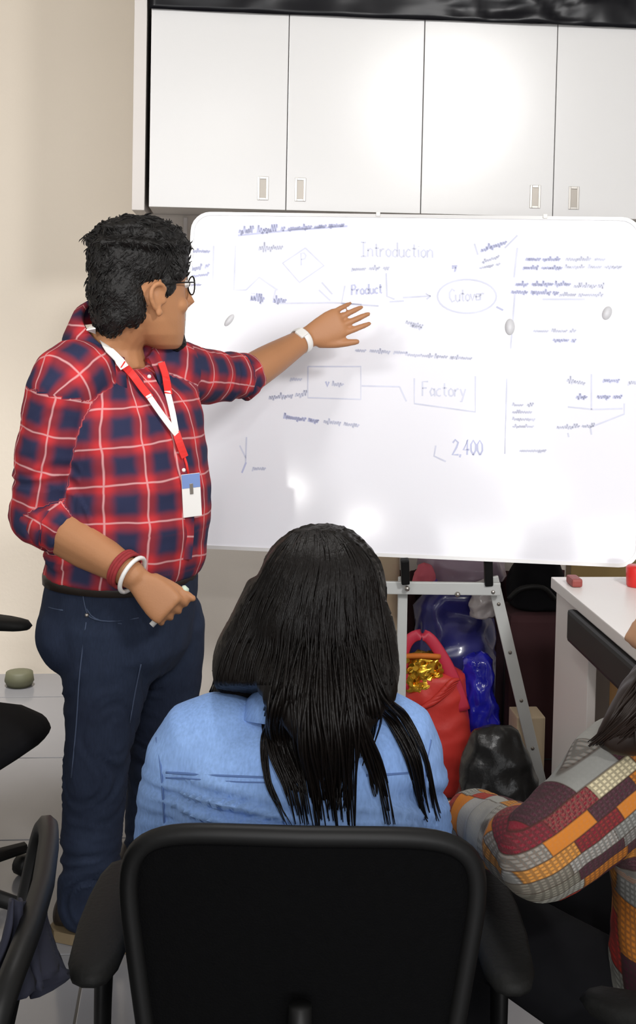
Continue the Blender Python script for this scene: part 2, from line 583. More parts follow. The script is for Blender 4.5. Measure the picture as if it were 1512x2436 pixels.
# wall cupboards: two units of two doors
zb = atY(995, 508, YC).z
zt = atY(995, 50, YC).z
tag(box('trim_1', (xpil0, YC - 0.004, zb - 0.012), (xpil1 - 0.004, YP - 0.001, ZC - 0.001), MT['trim'], bevel=0.002), 'narrow white end panel beside the wall cupboards', 'trim', kind='structure')
xs = [atY(p, 400, YC).x for p in (354, 675.5, 996, 1317)]
dw = (xs[3] - xs[0]) / 3
xs = [xs[0] + dw * i for i in range(5)]
def handle(par, px, py):
    c = atY(px, py, YC)
    w, h = 0.017, 0.0365
    bm = bmesh.new()
    for lo, hi in (((-w, -h), (-w + 0.007, h)), ((w - 0.007, -h), (w, h)), ((-w + 0.007, h - 0.008), (w - 0.007, h)), ((-w + 0.007, -h), (w - 0.007, -h + 0.008))):
        add_box(bm, (c.x + lo[0], YC - 0.0035, c.z + lo[1]), (c.x + hi[0], YC + 0.001, c.z + hi[1]), 0.001)
    hd = bmobj('handle', bm, MT['steel'], par, smooth=False)
    box('recess', (c.x - w + 0.006, YC - 0.0012, c.z - h + 0.007), (c.x + w - 0.006, YC + 0.0008, c.z + h - 0.007), MT['steel_d'], hd, 0.0005)
hp = [(625, 448), (714, 451), (1272, 468), (1364, 471)]
labs = ['left white wall cupboard with two doors, reaching over the presenter', 'right white wall cupboard with two doors, above the board\'s right half']
for k in range(2):
    c = empty('wall_cupboard', (xs[2 * k] + dw, YC + 0.2, zb), labs[k], 'cupboard', 'wall cupboards above the whiteboard')
    box('body', (xs[2 * k] + 0.0005, YC + 0.02, zb + 0.001), (xs[2 * k + 2] - 0.0005, YR - 0.001, zt + 0.03), MT['lam_in'], c, 0.001)
    for j in range(2):
        a = xs[2 * k + j]
        d = box('door', (a + 0.0014, YC, zb), (a + dw - 0.0014, YC + 0.0185, zt + 0.02), MT['lam'], c, 0.0015)
        handle(d, *hp[2 * k + j])

# crumpled black plastic sheet above the cupboards
bm = bmesh.new()
nx, nz = 150, 22
z0, z1 = zt + 0.001, ZC - 0.003
x0, x1 = xpil1 + 0.004, 2.9
rows = []
for j in range(nz + 1):
    row = []
    for i in range(nx + 1):
        x = x0 + (x1 - x0) * i / nx
        z = z0 + (z1 - z0) * j / nz
        p = Vector((x * 5, z * 7, 0))
        r = 1 - abs(noise.noise(p)) * 2
        s = 1 - abs(noise.noise(Vector((x * 14 + z * 9, z * 16 - x * 4, 3.3)))) * 2
        cr = math.exp(-((x - 1.05) / 0.28) ** 2)
        row.append(bm.verts.new((x, YC - 0.012 - 0.007 * r - (0.002 + 0.010 * cr) * s, z + 0.004 * noise.noise(Vector((x * 3, 0, 8))) * (j == 0))))
    rows.append(row)
for j in range(nz):
    for i in range(nx):
        bm.faces.new((rows[j][i], rows[j][i + 1], rows[j + 1][i + 1], rows[j + 1][i]))
sh = bmobj('plastic_sheet', bm, MT['sheet'])
sm = sh.modifiers.new('thickness', 'SOLIDIFY'); sm.thickness = 0.002; sm.offset = 0
tag(sh, 'crumpled glossy black plastic sheet hanging above the cupboards', 'plastic sheet')

# ------------------------------------------------------------------ whiteboard on its easel
BD = 3.62
BETA, ALPHA = R(6.9), R(10.0)
_rh = Vector((CR.x, CR.y, 0)).normalized()
_fh = Vector((CF.x, CF.y, 0)).normalized()
bx_ = (_rh * math.cos(BETA) - _fh * math.sin(BETA)).normalized()
bn_h = bx_.cross(Z) * -1                      # horizontal, away from camera
if bn_h.dot(_fh) < 0: bn_h = -bn_h
by_ = (Z * math.cos(ALPHA) + bn_h * math.sin(ALPHA)).normalized()
bn = bx_.cross(by_)                           # towards the camera
if bn.dot(CF) > 0: bn = -bn
BC = at(980, 922, BD)
def buv(px, py):
    q = onplane(px, py, BC, bn) - BC
    return q.dot(bx_), q.dot(by_)
bl, br = buv(437, 900)[0], buv(1521, 930)[0]
bb, bt = buv(980, 1325)[1], buv(980, 513)[1]
BM = Matrix((bx_, by_, bn)).transposed().to_4x4(); BM.translation = BC
def rrect(l, r_, b, t, rad, n=6):
    pts = []
    for cx, cy, a0 in ((r_ - rad, t - rad, 0), (l + rad, t - rad, 90), (l + rad, b + rad, 180), (r_ - rad, b + rad, 270)):
        for k in range(n + 1):
            a = R(a0 + 90 * k / n)
            pts.append((cx + rad * math.cos(a), cy + rad * math.sin(a)))
    return pts
wb = empty('whiteboard', BM @ Vector(((bl + br) / 2, bb, 0)), 'large white dry-erase board with faint blue writing on a metal easel', 'whiteboard')
bm = bmesh.new()
o_ = rrect(bl, br, bb, bt, 0.055)
add_loft(bm, [[BM @ Vector((x, y, -0.018)) for x, y in o_], [BM @ Vector((x, y, 0.0)) for x, y in o_]])
bmobj('writing_surface', bm, MT['board'], wb, smooth=False)
bm = bmesh.new()
o1, o2 = rrect(bl - 0.003, br + 0.003, bb - 0.003, bt + 0.003, 0.057), rrect(bl + 0.007, br - 0.007, bb + 0.007, bt - 0.007, 0.05)
prof = [(o1, -0.020), (o1, 0.003), (o2, 0.003), (o2, 0.0002)]
vs = [[bm.verts.new(BM @ Vector((x, y, z))) for x, y in o] for o, z in prof]
n = len(o1)
for A, B in zip(vs, vs[1:]):
    for k in range(n):
        bm.faces.new((A[k], A[(k + 1) % n], B[(k + 1) % n], B[k]))
bmobj('frame', bm, MT['bframe'], wb, smooth=False)

# writing: strokes as thin raised ink lines on the board
FONT = {
 'I': [[(0, 0), (.4, 0)], [(.2, 0), (.2, 1)], [(0, 1), (.4, 1)]], 'n': [[(0, 0), (0, .55)], [(0, .4), (.2, .56), (.38, .45), (.4, 0)]],
 't': [[(.15, .9), (.15, .1), (.3, 0)], [(0, .6), (.32, .6)]], 'r': [[(0, 0), (0, .55)], [(0, .38), (.18, .55), (.3, .52)]],
 'o': [[(.2, 0), (.02, .15), (.02, .4), (.2, .55), (.38, .4), (.38, .15), (.2, 0)]], 'd': [[(.4, 1), (.4, 0)], [(.4, .4), (.2, .55), (.02, .35), (.05, .1), (.22, 0), (.4, .15)]],
 'u': [[(0, .55), (.03, .12), (.18, 0), (.36, .12)], [(.38, .55), (.38, 0)]], 'c': [[(.36, .48), (.2, .55), (.02, .35), (.05, .1), (.2, 0), (.36, .08)]],
 'i': [[(.05, .55), (.05, 0)], [(.05, .75), (.06, .8)]], 'P': [[(0, 0), (0, 1), (.3, 1), (.42, .8), (.32, .55), (0, .5)]],
 'C': [[(.48, .85), (.25, 1), (.03, .7), (.03, .3), (.25, 0), (.5, .12)]], 's': [[(.3, .5), (.12, .55), (.03, .42), (.28, .2), (.2, .02), (.0, .05)]],
 'm': [[(0, 0), (0, .55)], [(0, .4), (.15, .55), (.25, .4), (.25, 0)], [(.25, .4), (.4, .55), (.5, .4), (.5, 0)]], 'e': [[(.02, .3), (.36, .32), (.3, .52), (.12, .52), (.02, .3), (.1, .05), (.34, .06)]],
 'F': [[(0, 0), (0, 1), (.45, 1)], [(0, .55), (.35, .55)]], 'a': [[(.36, .45), (.18, .55), (.02, .3), (.12, .02), (.34, .15)], [(.37, .55), (.38, 0)]],
 'y': [[(0, .55), (.18, .08)], [(.38, .55), (.1, -.35), (-.05, -.3)]], '2': [[(0, .8), (.2, 1), (.4, .8), (.3, .5), (0, 0), (.45, 0)]],
 '4': [[(.3, 0), (.3, 1), (0, .35), (.45, .35)]], '0': [[(.2, 0), (.02, .3), (.02, .7), (.2, 1), (.38, .7), (.38, .3), (.2, 0)]],
 'v': [[(0, .55), (.18, 0), (.36, .55)]], 'l': [[(.05, 1), (.05, .1), (.15, 0)]], 'b': [[(0, 1), (0, 0), (.25, .02), (.36, .28), (.2, .5), (0, .38)]],
 'D': [[(0, 0), (0, 1), (.3, .9), (.42, .5), (.3, .1), (0, 0)]], '1': [[(0, .8), (.15, 1), (.15, 0)]], ',': [[(.05, .05), (0, -.15)]], ' ': []}
strokes = {'ink': [], 'ink2': []}
def write(txt, px, py, hpx, slope=0.0, ink='ink', sp=1.15):
    x = px
    for ch in txt:
        g = FONT.get(ch, [])
        wd = 0.3 if ch == ' ' else max([p[0] for s in g for p in s] + [0.1])
        for s in g:
            strokes[ink].append([(x + p[0] * hpx * 0.9 + random.uniform(-.6, .6), py + (x - px) * slope - p[1] * hpx + random.uniform(-.6, .6)) for p in s])
        x += (wd * 0.9 + 0.14) * hpx * sp
def scrib(px, py, wpx, hpx, slope=0.0, ink='ink', words=None):
    """a line of handwriting too blurred to read"""
    x = px
    while x < px + wpx - 4:
        L = min(random.uniform(24, 62), px + wpx - x)
        s = []; t = x
        while t < x + L:
            up = random.choice((.45, .5, .55, .6, 1.0, .4))
            lo = random.choice((0, 0, 0, .08, -.25))
            st = random.uniform(3.2, 5.2)
            y0 = py + (t - px) * slope
            s += [(t, y0 - hpx * lo), (t + st * .55, y0 - hpx * up), (t + st * .9, y0 - hpx * up * .5)]
            t += st + 1.2
        s2 = catmull([Vector((p[0], p[1], 0)) for p in s], 3)
        strokes[ink].append([(p.x, p.y) for p in s2])
        x += L + 8
def line(*pts, ink='ink'):
    strokes[ink].append(list(pts))
def oval(cx, cy, a, b, ink='ink', a0=0, a1=360):
    strokes[ink].append([(cx + a * math.cos(R(t)), cy + b * math.sin(R(t))) for t in range(a0, a1 + 1, 12)])
scrib(568, 556, 110, 18, -.06, 'ink2'); scrib(685, 548, 130, 13, -.07, 'ink2')
line((566, 560), (690, 548), (826, 538), ink='ink2')
scrib(616, 596, 66, 20, -.05)
scrib(452, 600, 48, 9, .02, 'ink2'); scrib(448, 646, 46, 12, -.25, 'ink2'); scrib(448, 660, 46, 8, -.1, 'ink2'); scrib(452, 680, 24, 8, 0, 'ink2')
line((508, 585), (506, 670)); line((560, 585), (556, 690), (585, 690)); line((585, 690), (616, 660), (660, 690))
line((726, 590), (672, 626), (712, 672), (770, 632), (726, 590)); write('P', 716, 632, 30)
write('ii', 598, 714, 20, 0, 'ink2'); scrib(596, 716, 28, 20, .1, 'ink2'); scrib(650, 720, 30, 18, .0, 'ink2'); line((655, 722), (790, 720), (860, 724))
line((765, 672), (790, 700)); line((758, 690), (785, 715)); line((655, 690), (650, 712))
write('Introduction', 858, 610, 34, .02, 'ink', 0.95)
scrib(836, 644, 90, 11, -.05); write('Product', 836, 702, 24, -.07, 'ink2', .95)
line((820, 680), (812, 722), (900, 728)); line((918, 650), (920, 705), (938, 712)); line((926, 718), (960, 716)); line((958, 708), (1024, 704), (1012, 698)); line((1024, 704), (1014, 712))
oval(1110, 705, 70, 40); write('Cutover', 1068, 718, 30, -.05, 'ink', .85); line((1180, 730), (1196, 738), ink='ink2')
write('iy', 1076, 640, 16, 0, 'ink2'); scrib(1144, 600, 60, 16, -.35, 'ink2'); scrib(1146, 626, 42, 9, -.35); line((1136, 606), (1128, 580)); line((1200, 590), (1230, 560)); scrib(1140, 640, 50, 8, -.2)
scrib(965, 770, 40, 14, .25); scrib(975, 778, 30, 10, .2)
line((1230, 590), (1222, 660)); line((1224, 700), (1214, 830))
scrib(1250, 620, 80, 10, 0, 'ink2'); scrib(1345, 620, 90, 10, 0); scrib(1244, 640, 90, 9, 0, 'ink2'); scrib(1344, 638, 136, 9, 0)
scrib(1226, 680, 130, 12, .0, 'ink2'); scrib(1365, 684, 70, 12, 0); scrib(1216, 698, 110, 12, .02, 'ink2'); scrib(1330, 704, 105, 9, 0)
line((1290, 712), (1390, 712)); scrib(1268, 790, 100, 8, 0); scrib(1315, 812, 50, 10, 0, 'ink2')
scrib(845, 836, 120, 10, .05); scrib(965, 846, 155, 9, .06)
line((732, 872), (732, 946), (858, 950), (858, 872), (732, 872)); write('v', 775, 920, 22, 0, 'ink2'); scrib(790, 918, 26, 12, 0); line((860, 918), (950, 920)); line((950, 920), (966, 955))
line((985, 900), (985, 960), (1130, 980), (1130, 895)); write('Factory', 1004, 942, 34, .02, 'ink', .95)
scrib(690, 905, 25, 10, 0); scrib(640, 950, 90, 14, -.1); scrib(675, 996, 80, 14, .12, 'ink2'); scrib(770, 1006, 82, 12, .12)
line((1205, 900), (1200, 1080)); line((1406, 890), (1406, 975)); scrib(1348, 908, 44, 15, .2); scrib(1434, 908, 38, 10, 0, 'ink2'); scrib(1370, 948, 26, 12, 0, 'ink2'); scrib(1420, 948, 56, 16, 0, 'ink2'); scrib(1494, 914, 20, 14, 0)
line((1350, 968), (1410, 974), (1480, 972)); line((1484, 960), (1484, 985), (1400, 1018)); scrib(1324, 1020, 90, 10, -.05); line((1404, 1018), (1406, 1034)); line((1350, 1030), (1352, 1040))
for k in range(4): scrib(1218, 966 + k * 17, 50, 8, 0)
write('2,400', 1076, 1082, 36, .02, 'ink2', .9); scrib(1235, 1075, 60, 9, 0)
line((1036, 1060), (1032, 1085), (1060, 1098)); line((575, 1125), (585, 1100), ink='ink2'); line((570, 1060), (585, 1090)); scrib(600, 1118, 30, 13, 0)
line((586, 1040), (584, 1100))
for ink, ss in strokes.items():
    bm = bmesh.new()
    hw = 0.0022 if ink == 'ink' else 0.0026
    for s in ss:
        P_ = [Vector(buv(*p)) for p in s]
        L_, R_ = [], []
        for i, p in enumerate(P_):
            t = P_[min(i + 1, len(P_) - 1)] - P_[max(i - 1, 0)]
            if t.length < 1e-9: t = Vector((1, 0))
            t.normalize(); nn = Vector((-t.y, t.x)) * hw
            L_.append(bm.verts.new(BM @ Vector((p.x + nn.x, p.y + nn.y, 0.0006))))
            R_.append(bm.verts.new(BM @ Vector((p.x - nn.x, p.y - nn.y, 0.0006))))
        for i in range(len(P_) - 1):
            bm.faces.new((L_[i], L_[i + 1], R_[i + 1], R_[i]))
    o = bmobj('marker_writing', bm, MT[ink], wb, smooth=False)
    o['kind'] = 'stuff'
for px, py, a, b, rt in ((1212, 778, 12, 20, 0), (1443, 745, 11, 17, 20), (545, 762, 8, 18, 35)):
    bm = bmesh.new()
    c = Vector(buv(px, py)); k = 0.0012
    pts = []
    for t in range(18):
        x, y = a * k * math.cos(R(20 * t)), b * k * math.sin(R(20 * t))
        ca, sa = math.cos(R(-rt)), math.sin(R(-rt))
        pts.append((c.x + x * ca - y * sa, c.y + x * sa + y * ca))
    add_loft(bm, [[BM @ Vector((x, y, 0.0001)) for x, y in pts], [BM @ Vector((x, y, 0.0007)) for x, y in pts]])
    bmobj('smudge', bm, MT['smudge'], wb)
# small clips on the board's upper rim
for px in (899, 1296):
    u_, v_ = buv(px, 516)
    box('clip', (u_ - 0.006, bt - 0.004, 0.0), (u_ + 0.006, bt + 0.008, 0.008), MT['wplastic'], wb, 0.001, BM)

# easel
ez = empty('easel', floor_at(1010, 1900), 'grey metal folding easel with perforated legs under the whiteboard', 'easel')
def flatbar(name, a, b, w, t, m, par, face=None):
    a, b = Vector(a), Vector(b)
    d = (b - a); L = d.length; d.normalize()
    n = face if face is not None else -_fh
    n = (n - d * n.dot(d)).normalized()
    s = d.cross(n)
    mm = Matrix((s, d, n)).transposed().to_4x4(); mm.translation = a
    return box(name, (-w / 2, 0, -t / 2), (w / 2, L, t / 2), m, par, min(w, t) * 0.2, mm), mm, L
DE = 3.60
xb0, xb1 = at(860, 1398, DE), at(1182, 1401, DE - 0.03)
flatbar('crossbar', at(790, 1396, DE + 0.01), at(1190, 1401, DE - 0.03), 0.036, 0.014, MT['alu'], ez)
leg = floor_at(1302, 1935); top = at(1170, 1372, DE + 0.0)
bar, mm, L = flatbar('leg', top, leg, 0.034, 0.012, MT['alu'], ez)
for k in range(9):
    yy = 0.08 + k * 0.145
    if yy < L - 0.02:
        bm = bmesh.new()
        add_tube(bm, [mm @ Vector((0, yy, 0.005)), mm @ Vector((0, yy, 0.0072))], 0.0055, 10)
        bmobj('rivet_hole', bm, MT['steel_d'], bar)
flatbar('leg', at(958, 1372, DE + 0.02), Vector((at(953, 1700, DE + 0.02).x, at(953, 1700, DE + 0.02).y, 0.0)), 0.028, 0.016, MT['alu'], ez)
lg = floor_at(650, 1925)
flatbar('leg', at(800, 1372, DE + 0.02), lg, 0.034, 0.012, MT['alu'], ez)
for px, py0, py1 in ((962, 1330, 1388), (1160, 1322, 1392)):
    a, b = at(px, py0, DE - 0.055), at(px + 2, py1, DE - 0.03)
    flatbar('board_clip', a, b, 0.024, 0.022, MT['blk'], ez)
for px, py in ((968, 1400), (1088, 1414), (1172, 1408)):
    bm = bmesh.new(); add_ball(bm, at(px, py, DE - 0.03), 0.008, sub=2)
    bmobj('bolt', bm, MT['steel'], ez)
# ------------------------------------------------------------------ people: shared builders
def frame_rot(fwd, up=Z):
    f = Vector(fwd).normalized()
    l = Vector(up).cross(f).normalized()
    u = f.cross(l).normalized()
    return Matrix((f, l, u)).transposed()       # local x forward, y left, z up

def add_head(bm, o, Rm, s=1.0, width=1.0):
    """skull, face, nose, lips and ears in one set of overlapping shapes; origin at ear level"""
    secs = [(-.108, .062, .022, .024), (-.098, .055, .040, .038), (-.075, .036, .062, .053), (-.045, .018, .080, .064), (-.010, .006, .092, .070),
            (.03, .0, .098, .074), (.065, -.004, .099, .077), (.10, -.006, .090, .072), (.13, -.008, .066, .054), (.148, -.008, .034, .030)]
    ax, ay = Rm @ X, Rm @ Y
    L = lambda x, y, z: o + Rm @ Vector((x * s, y * s * width, z * s))
    add_loft(bm, [ell(L(c, 0, z), ax, ay, a * s, b * s * width, 28, 2.2) for z, c, a, b in secs])
    add_tube(bm, [L(.090, 0, .045), L(.104, 0, .022), L(.118, 0, -.004), L(.104, 0, -.016)], [.007 * s, .010 * s, .014 * s, .009 * s], 10)
    for e in (-1, 1):
        add_ball(bm, L(.104, e * .012, -.010), .009 * s, .009 * s, .008 * s, Rm, 2)
        add_tube(bm, [L(.092, e * .012, .050), L(.086, e * .034, .054), L(.066, e * .056, .046)], [.007 * s, .009 * s, .006 * s], 8)
        add_ball(bm, L(.066, e * .040, -.012), .026 * s, .022 * s, .022 * s, Rm, 2)
        # ear: helix, concha bowl and lobe
        q = [(-.012, .086, -.020), (-.024, .090, .002), (-.022, .092, .024), (-.006, .091, .033), (.010, .086, .024), (.012, .080, .010)]
        add_tube(bm, [L(x, e * y * 0.98, z) for x, y, z in q], [.0055 * s, .006 * s, .006 * s, .006 * s, .005 * s, .004 * s], 8, 3)
        add_ball(bm, L(-.004, e * .078, .004), .016 * s, .008 * s, .026 * s, Rm, 2)
        add_ball(bm, L(-.002, e * .083, -.027), .009 * s, .006 * s, .011 * s, Rm, 2)
        add_ball(bm, L(.011, e * .080, -.002), .006 * s, .006 * s, .009 * s, Rm, 2)
    add_ball(bm, L(.094, 0, -.044), .010 * s, .024 * s, .006 * s, Rm, 2)
    add_ball(bm, L(.091, 0, -.055), .010 * s, .020 * s, .007 * s, Rm, 2)
    add_ball(bm, L(.086, 0, -.088), .016 * s, .020 * s, .015 * s, Rm, 2)
    return L

def add_hand(bm, wrist, f, n, side, curl, spread=0.06, thumb=(0.75, 0.7, -0.15), s=1.0, flex=None):
    """palm and five fingers; f finger direction, n back of the hand, side = thumb side vector (made orthogonal)"""
    f = Vector(f).normalized(); n = (Vector(n) - f * f.dot(Vector(n))).normalized()
    t = f.cross(n)
    if t.dot(Vector(side)) < 0: t = -t
    P = lambda a, b, c: Vector(wrist) + (f * a + t * b + n * c) * s
    rings = []
    for a, w, h, b in ((-.02, .026, .020, 0), (.005, .029, .018, 0), (.035, .038, .0165, .002), (.065, .042, .015, .001), (.088, .041, .013, 0), (.098, .036, .010, 0)):
        rings.append(ell(P(a, b, 0), t, n, w * s, h * s, 20, 2.5))
    add_loft(bm, rings)
    tips = []
    base = [(.031, .074, .0082), (.010, .083, .0084), (-.011, .077, .0080), (-.031, .060, .0071)]
    for i, (b, ln, r) in enumerate(base):
        c = curl[i] if isinstance(curl, (list, tuple)) else curl
        p = P(.086, b, 0); d = (f + t * (spread * (1.5 - i))).normalized()
        pts, rad = [P(.066, b * .95, 0), p], [r * s, r * 1.05 * s]
        axis = d.cross(n).normalized()
        for k, fr in enumerate((.45, .31, .24)):
            dn = Matrix.Rotation(-c[k], 3, axis) @ d
            d = dn
            p = p + d * ln * fr * s
            pts.append(p); rad.append(r * (1.0, .93, .72)[k] * s)
        add_tube(bm, pts, rad, 10, 3)
        add_ball(bm, pts[-1], r * .72 * s, sub=2)
        tips.append((pts[-1], d))
    a, b, c = thumb
    d1 = (f * a + t * b + n * c).normalized()
    p0 = P(.018, .024, -.004); p1 = p0 + d1 * .042 * s
    d2 = (d1 + f * .35).normalized(); p2 = p1 + d2 * .032 * s; p3 = p2 + (d2 + f * .15).normalized() * .026 * s
    add_tube(bm, [p0, p1, p2, p3], [.015 * s, .0125 * s, .0105 * s, .0080 * s], 10, 3)
    add_ball(bm, p3, .0080 * s, sub=2)
    tips.append((p3, d2))
    return tips

def add_limb(bm, pts, rad, seg=18, sub=4, **kw):
    add_tube(bm, pts, rad, seg, sub, **kw)
    add_ball(bm, pts[0], rad[0] * 0.98, sub=2); add_ball(bm, pts[-1], rad[-1] * 0.98, sub=2)

def nz3(p, s, o=0.0):
    return noise.noise(Vector((p.x * s + o, p.y * s + o * .7, p.z * s - o)))

# ------------------------------------------------------------------ the presenter
VR, VF = Vector((CR.x, CR.y, 0)).normalized(), Vector((CF.x, CF.y, 0)).normalized()
def dirh(deg):
    """horizontal direction: 0 = right in the photograph, + = away from the camera"""
    return VR * math.cos(R(deg)) + VF * math.sin(R(deg))
man = empty('person', at(260, 2190, 2.95), 'standing man in red and navy plaid shirt and jeans pointing at the whiteboard', 'person')
man.location.z = 0
# joints
HEAD = at(336, 712, 2.93)
RHEAD = frame_rot(dirh(36), (Z + VF * 0.02).normalized())
neckb = at(275, 830, 2.95)
shR, elR, wrR = at(150, 930, 2.81), at(98, 1222, 2.84), at(318, 1370, 2.71)
shL, elL, wrL = at(418, 885, 3.07), at(566, 905, 3.28), at(724, 806, 3.43)
TIPL = at(866, 742, 3.47)
pel = at(290, 1420, 2.95)
hipR, hipL = at(245, 1490, 2.88), at(365, 1480, 3.05)
knR, knL = at(230, 1800, 2.86), at(372, 1800, 3.10)
anR, anL = at(206, 2100, 2.90), at(352, 2030, 3.18)
anR.z, anL.z = 0.09, 0.09
torso_secs = [  # px, py, depth, facing angle, half depth, half width
    (285, 1450, 2.95, -15, .150, .170), (292, 1385, 2.95, -18, .158, .178), (300, 1330, 2.95, -22, .166, .186), (306, 1250, 2.95, -26, .170, .190), (306, 1150, 2.95, -30, .168, .190),
    (300, 1060, 2.95, -36, .155, .190), (294, 980, 2.95, -42, .138, .192), (288, 915, 2.95, -45, .118, .185), (282, 868, 2.95, -46, .092, .150), (277, 835, 2.95, -46, .072, .095)]
def torso(bm, grow=0.0, secs=torso_secs):
    rr = []
    for px, py, d, an, a, b in secs:
        fdir = dirh(an)
        c = at(px, py, d)
        k = .62 if py < 850 else (.42 if py < 890 else (.15 if py < 940 else 0))     # the neckline drops towards the front
        rr.append([p - Z * (k * (p - c).dot(fdir)) for p in ell(c, fdir, Z.cross(fdir), a + grow, b + grow, 36, 2.3)])
    add_loft(bm, rr)

# body: one continuous surface
bm = bmesh.new()
Lh = add_head(bm, HEAD, RHEAD, 1.08)
add_tube(bm, [neckb - Z * 0.05, neckb + Z * 0.02, HEAD + RHEAD @ Vector((-.02, 0, -.03))], [.075, .066, .062], 18, 3)
torso(bm, -0.022)
add_limb(bm, [shR, elR, wrR], [.052, .046, .030])
add_limb(bm, [shL, elL, wrL], [.052, .047, .031])
for h_, k_, a_ in ((hipR, knR, anR), (hipL, knL, anL)):
    add_limb(bm, [h_, k_, a_], [.078, .055, .038])
add_limb(bm, [elR, elR.lerp(wrR, .35), wrR], [.047, .049, .030])
add_limb(bm, [elL, elL.lerp(wrL, .4), wrL], [.047, .046, .029])
for a_, dr in ((anR, dirh(-12)), (anL, dirh(4))):
    add_limb(bm, [a_, a_ + dr * .10 - Z * .045, a_ + dr * .17 - Z * .06], [.034, .030, .022])
fR = (at(402, 1452, 2.69) - wrR).normalized()
tipsR = add_hand(bm, wrR + fR * .015, fR, (-VF + Z * .35 - VR * .1), VR + Z * .2, [(.9, 1.2, .8), (1.0, 1.25, .8), (1.05, 1.25, .8), (1.1, 1.2, .8)], thumb=(0.95, .35, -.25), s=0.98)
fL = (TIPL + Z * .004 - VF * .02 - wrL).normalized()
tipsL = add_hand(bm, wrL + fL * .012, fL, (-VF + Z * .1), -Z, [(.02, .08, .06), (.0, .06, .05), (.10, .14, .1), (.22, .26, .2)], spread=0.045, thumb=(0.90, .50, .0), s=1.05)
me = fuse(bm, 0.0042, 4, 0.4)
body = finish('body', me, MT['skin'], man)

# hair with wavy locks, cut around the ears and the forehead
bm = bmesh.new()
B_ = lambda x, y, z, rx, ry, rz, sub=3: add_ball(bm, Lh(x, y, z), rx * 1.08, ry * 1.08, rz * 1.08, RHEAD, sub)
B_(-.014, 0, .082, .108, .086, .092)
B_(-.060, 0, .020, .058, .074, .085)
B_(-.074, 0, -.030, .036, .060, .052)
B_(.045, 0, .116, .058, .068, .046)
B_(.070, 0, .098, .034, .060, .036)
for e in (-1, 1):
    B_(.026, e * .068, .034, .020, .013, .030)
    B_(.052, e * .056, .070, .030, .022, .036)
    B_(-.046, e * .050, -.010, .030, .026, .050)
for k in range(70):
    a, b = random.uniform(-2.8, 2.8), random.uniform(.25, 1.4)
    B_(-.012 + .106 * math.cos(a) * math.cos(b), .084 * math.sin(a) * math.cos(b), .084 + .088 * math.sin(b), .026, .022, .010, 2)
me = fuse(bm, 0.0055, 3, 0.5)
displace(me, lambda p: 0.0030 * nz3(p, 45) + 0.0015 * nz3(p, 120, 4))
mh = finish('hair', me, MT['hairm'], man)
# short swept strands over the whole cap
rh = random.Random(11)
bm = bmesh.new()
vs_ = mh.data.vertices
for k in range(1500):
    v = vs_[rh.randrange(len(vs_))]
    p = v.co.copy(); n_ = v.normal.copy()
    q = RHEAD.transposed() @ (p - HEAD)
    sw = RHEAD @ Vector((.55 if q.z > .12 else -.5, rh.uniform(-.5, .5) - q.y * 6, (.6 if q.x > .03 else -.75) + rh.uniform(-.3, .3)))
    tg = (sw - n_ * sw.dot(n_)).normalized()
    L_ = rh.uniform(.014, .03) * (1 if q.z > .03 else .6)
    add_tube(bm, [p - n_ * .002, p + tg * L_ * .4 + n_ * .0016, p + tg * L_ * .8 + n_ * .0016, p + tg * L_ - n_ * .0005], [.0016, .0017, .0012, .0003], 4)
o = bmobj('hair_strands', bm, MT['hairm'], man)
o['kind'] = 'stuff'
bm = bmesh.new()
for a, z, r in ((.094, -.094, .017), (.098, -.082, .010), (.086, -.102, .014)):
    add_ball(bm, Lh(a, 0, z), r * 1.0, r * 1.3, r * 1.0, RHEAD, 2)
me = fuse(bm, 0.003, 3)
displace(me, lambda p: 0.0018 * nz3(p, 220))
finish('beard', me, MT['hairm'], man)
for e in (-1, 1):
    tube('eyebrow', [Lh(.100, e * .014, .052), Lh(.094, e * .034, .057), Lh(.078, e * .052, .052)], [.004, .005, .003], MT['hairm'], man, 8, 3)
for e in (-1, 1):
    bm = bmesh.new(); add_ball(bm, Lh(.087, e * .032, .034), .0125, .0145, .0105, RHEAD, 2)
    ey = bmobj('eye', bm, MT['wplastic'], man)
    bm = bmesh.new(); add_ball(bm, Lh(.0985, e * .032, .034), .003, .006, .006, RHEAD, 2)
    bmobj('iris', bm, MT['blk'], ey)
# spectacles
gl = tube('spectacles', [Lh(.108, -.010, .036), Lh(.111, 0, .038), Lh(.108, .010, .036)], .0018, MT['blk'], man, 8, 3)
for e in (-1, 1):
    rim = [Lh(.110 - .010 * (abs(math.cos(t) * .022 + .034) / .056) ** 2 * 1.2, e * (.034 + .024 * math.cos(t)), .031 + .020 * math.sin(t)) for t in [2 * math.pi * k / 20 for k in range(20)]]
    bm = bmesh.new(); add_tube(bm, rim, .0020, 6, closed=True)
    add_tube(bm, [Lh(.097, e * .058, .038), Lh(.05, e * .079, .036), Lh(-.002, e * .086, .030)], .0018, 6, 3)
    bmobj('rim', bm, MT['blk'], gl)
    bm = bmesh.new()
    vs = [bm.verts.new(p) for p in rim]; bm.faces.new(vs)
    bmobj('lens', bm, MT['glass'], gl)

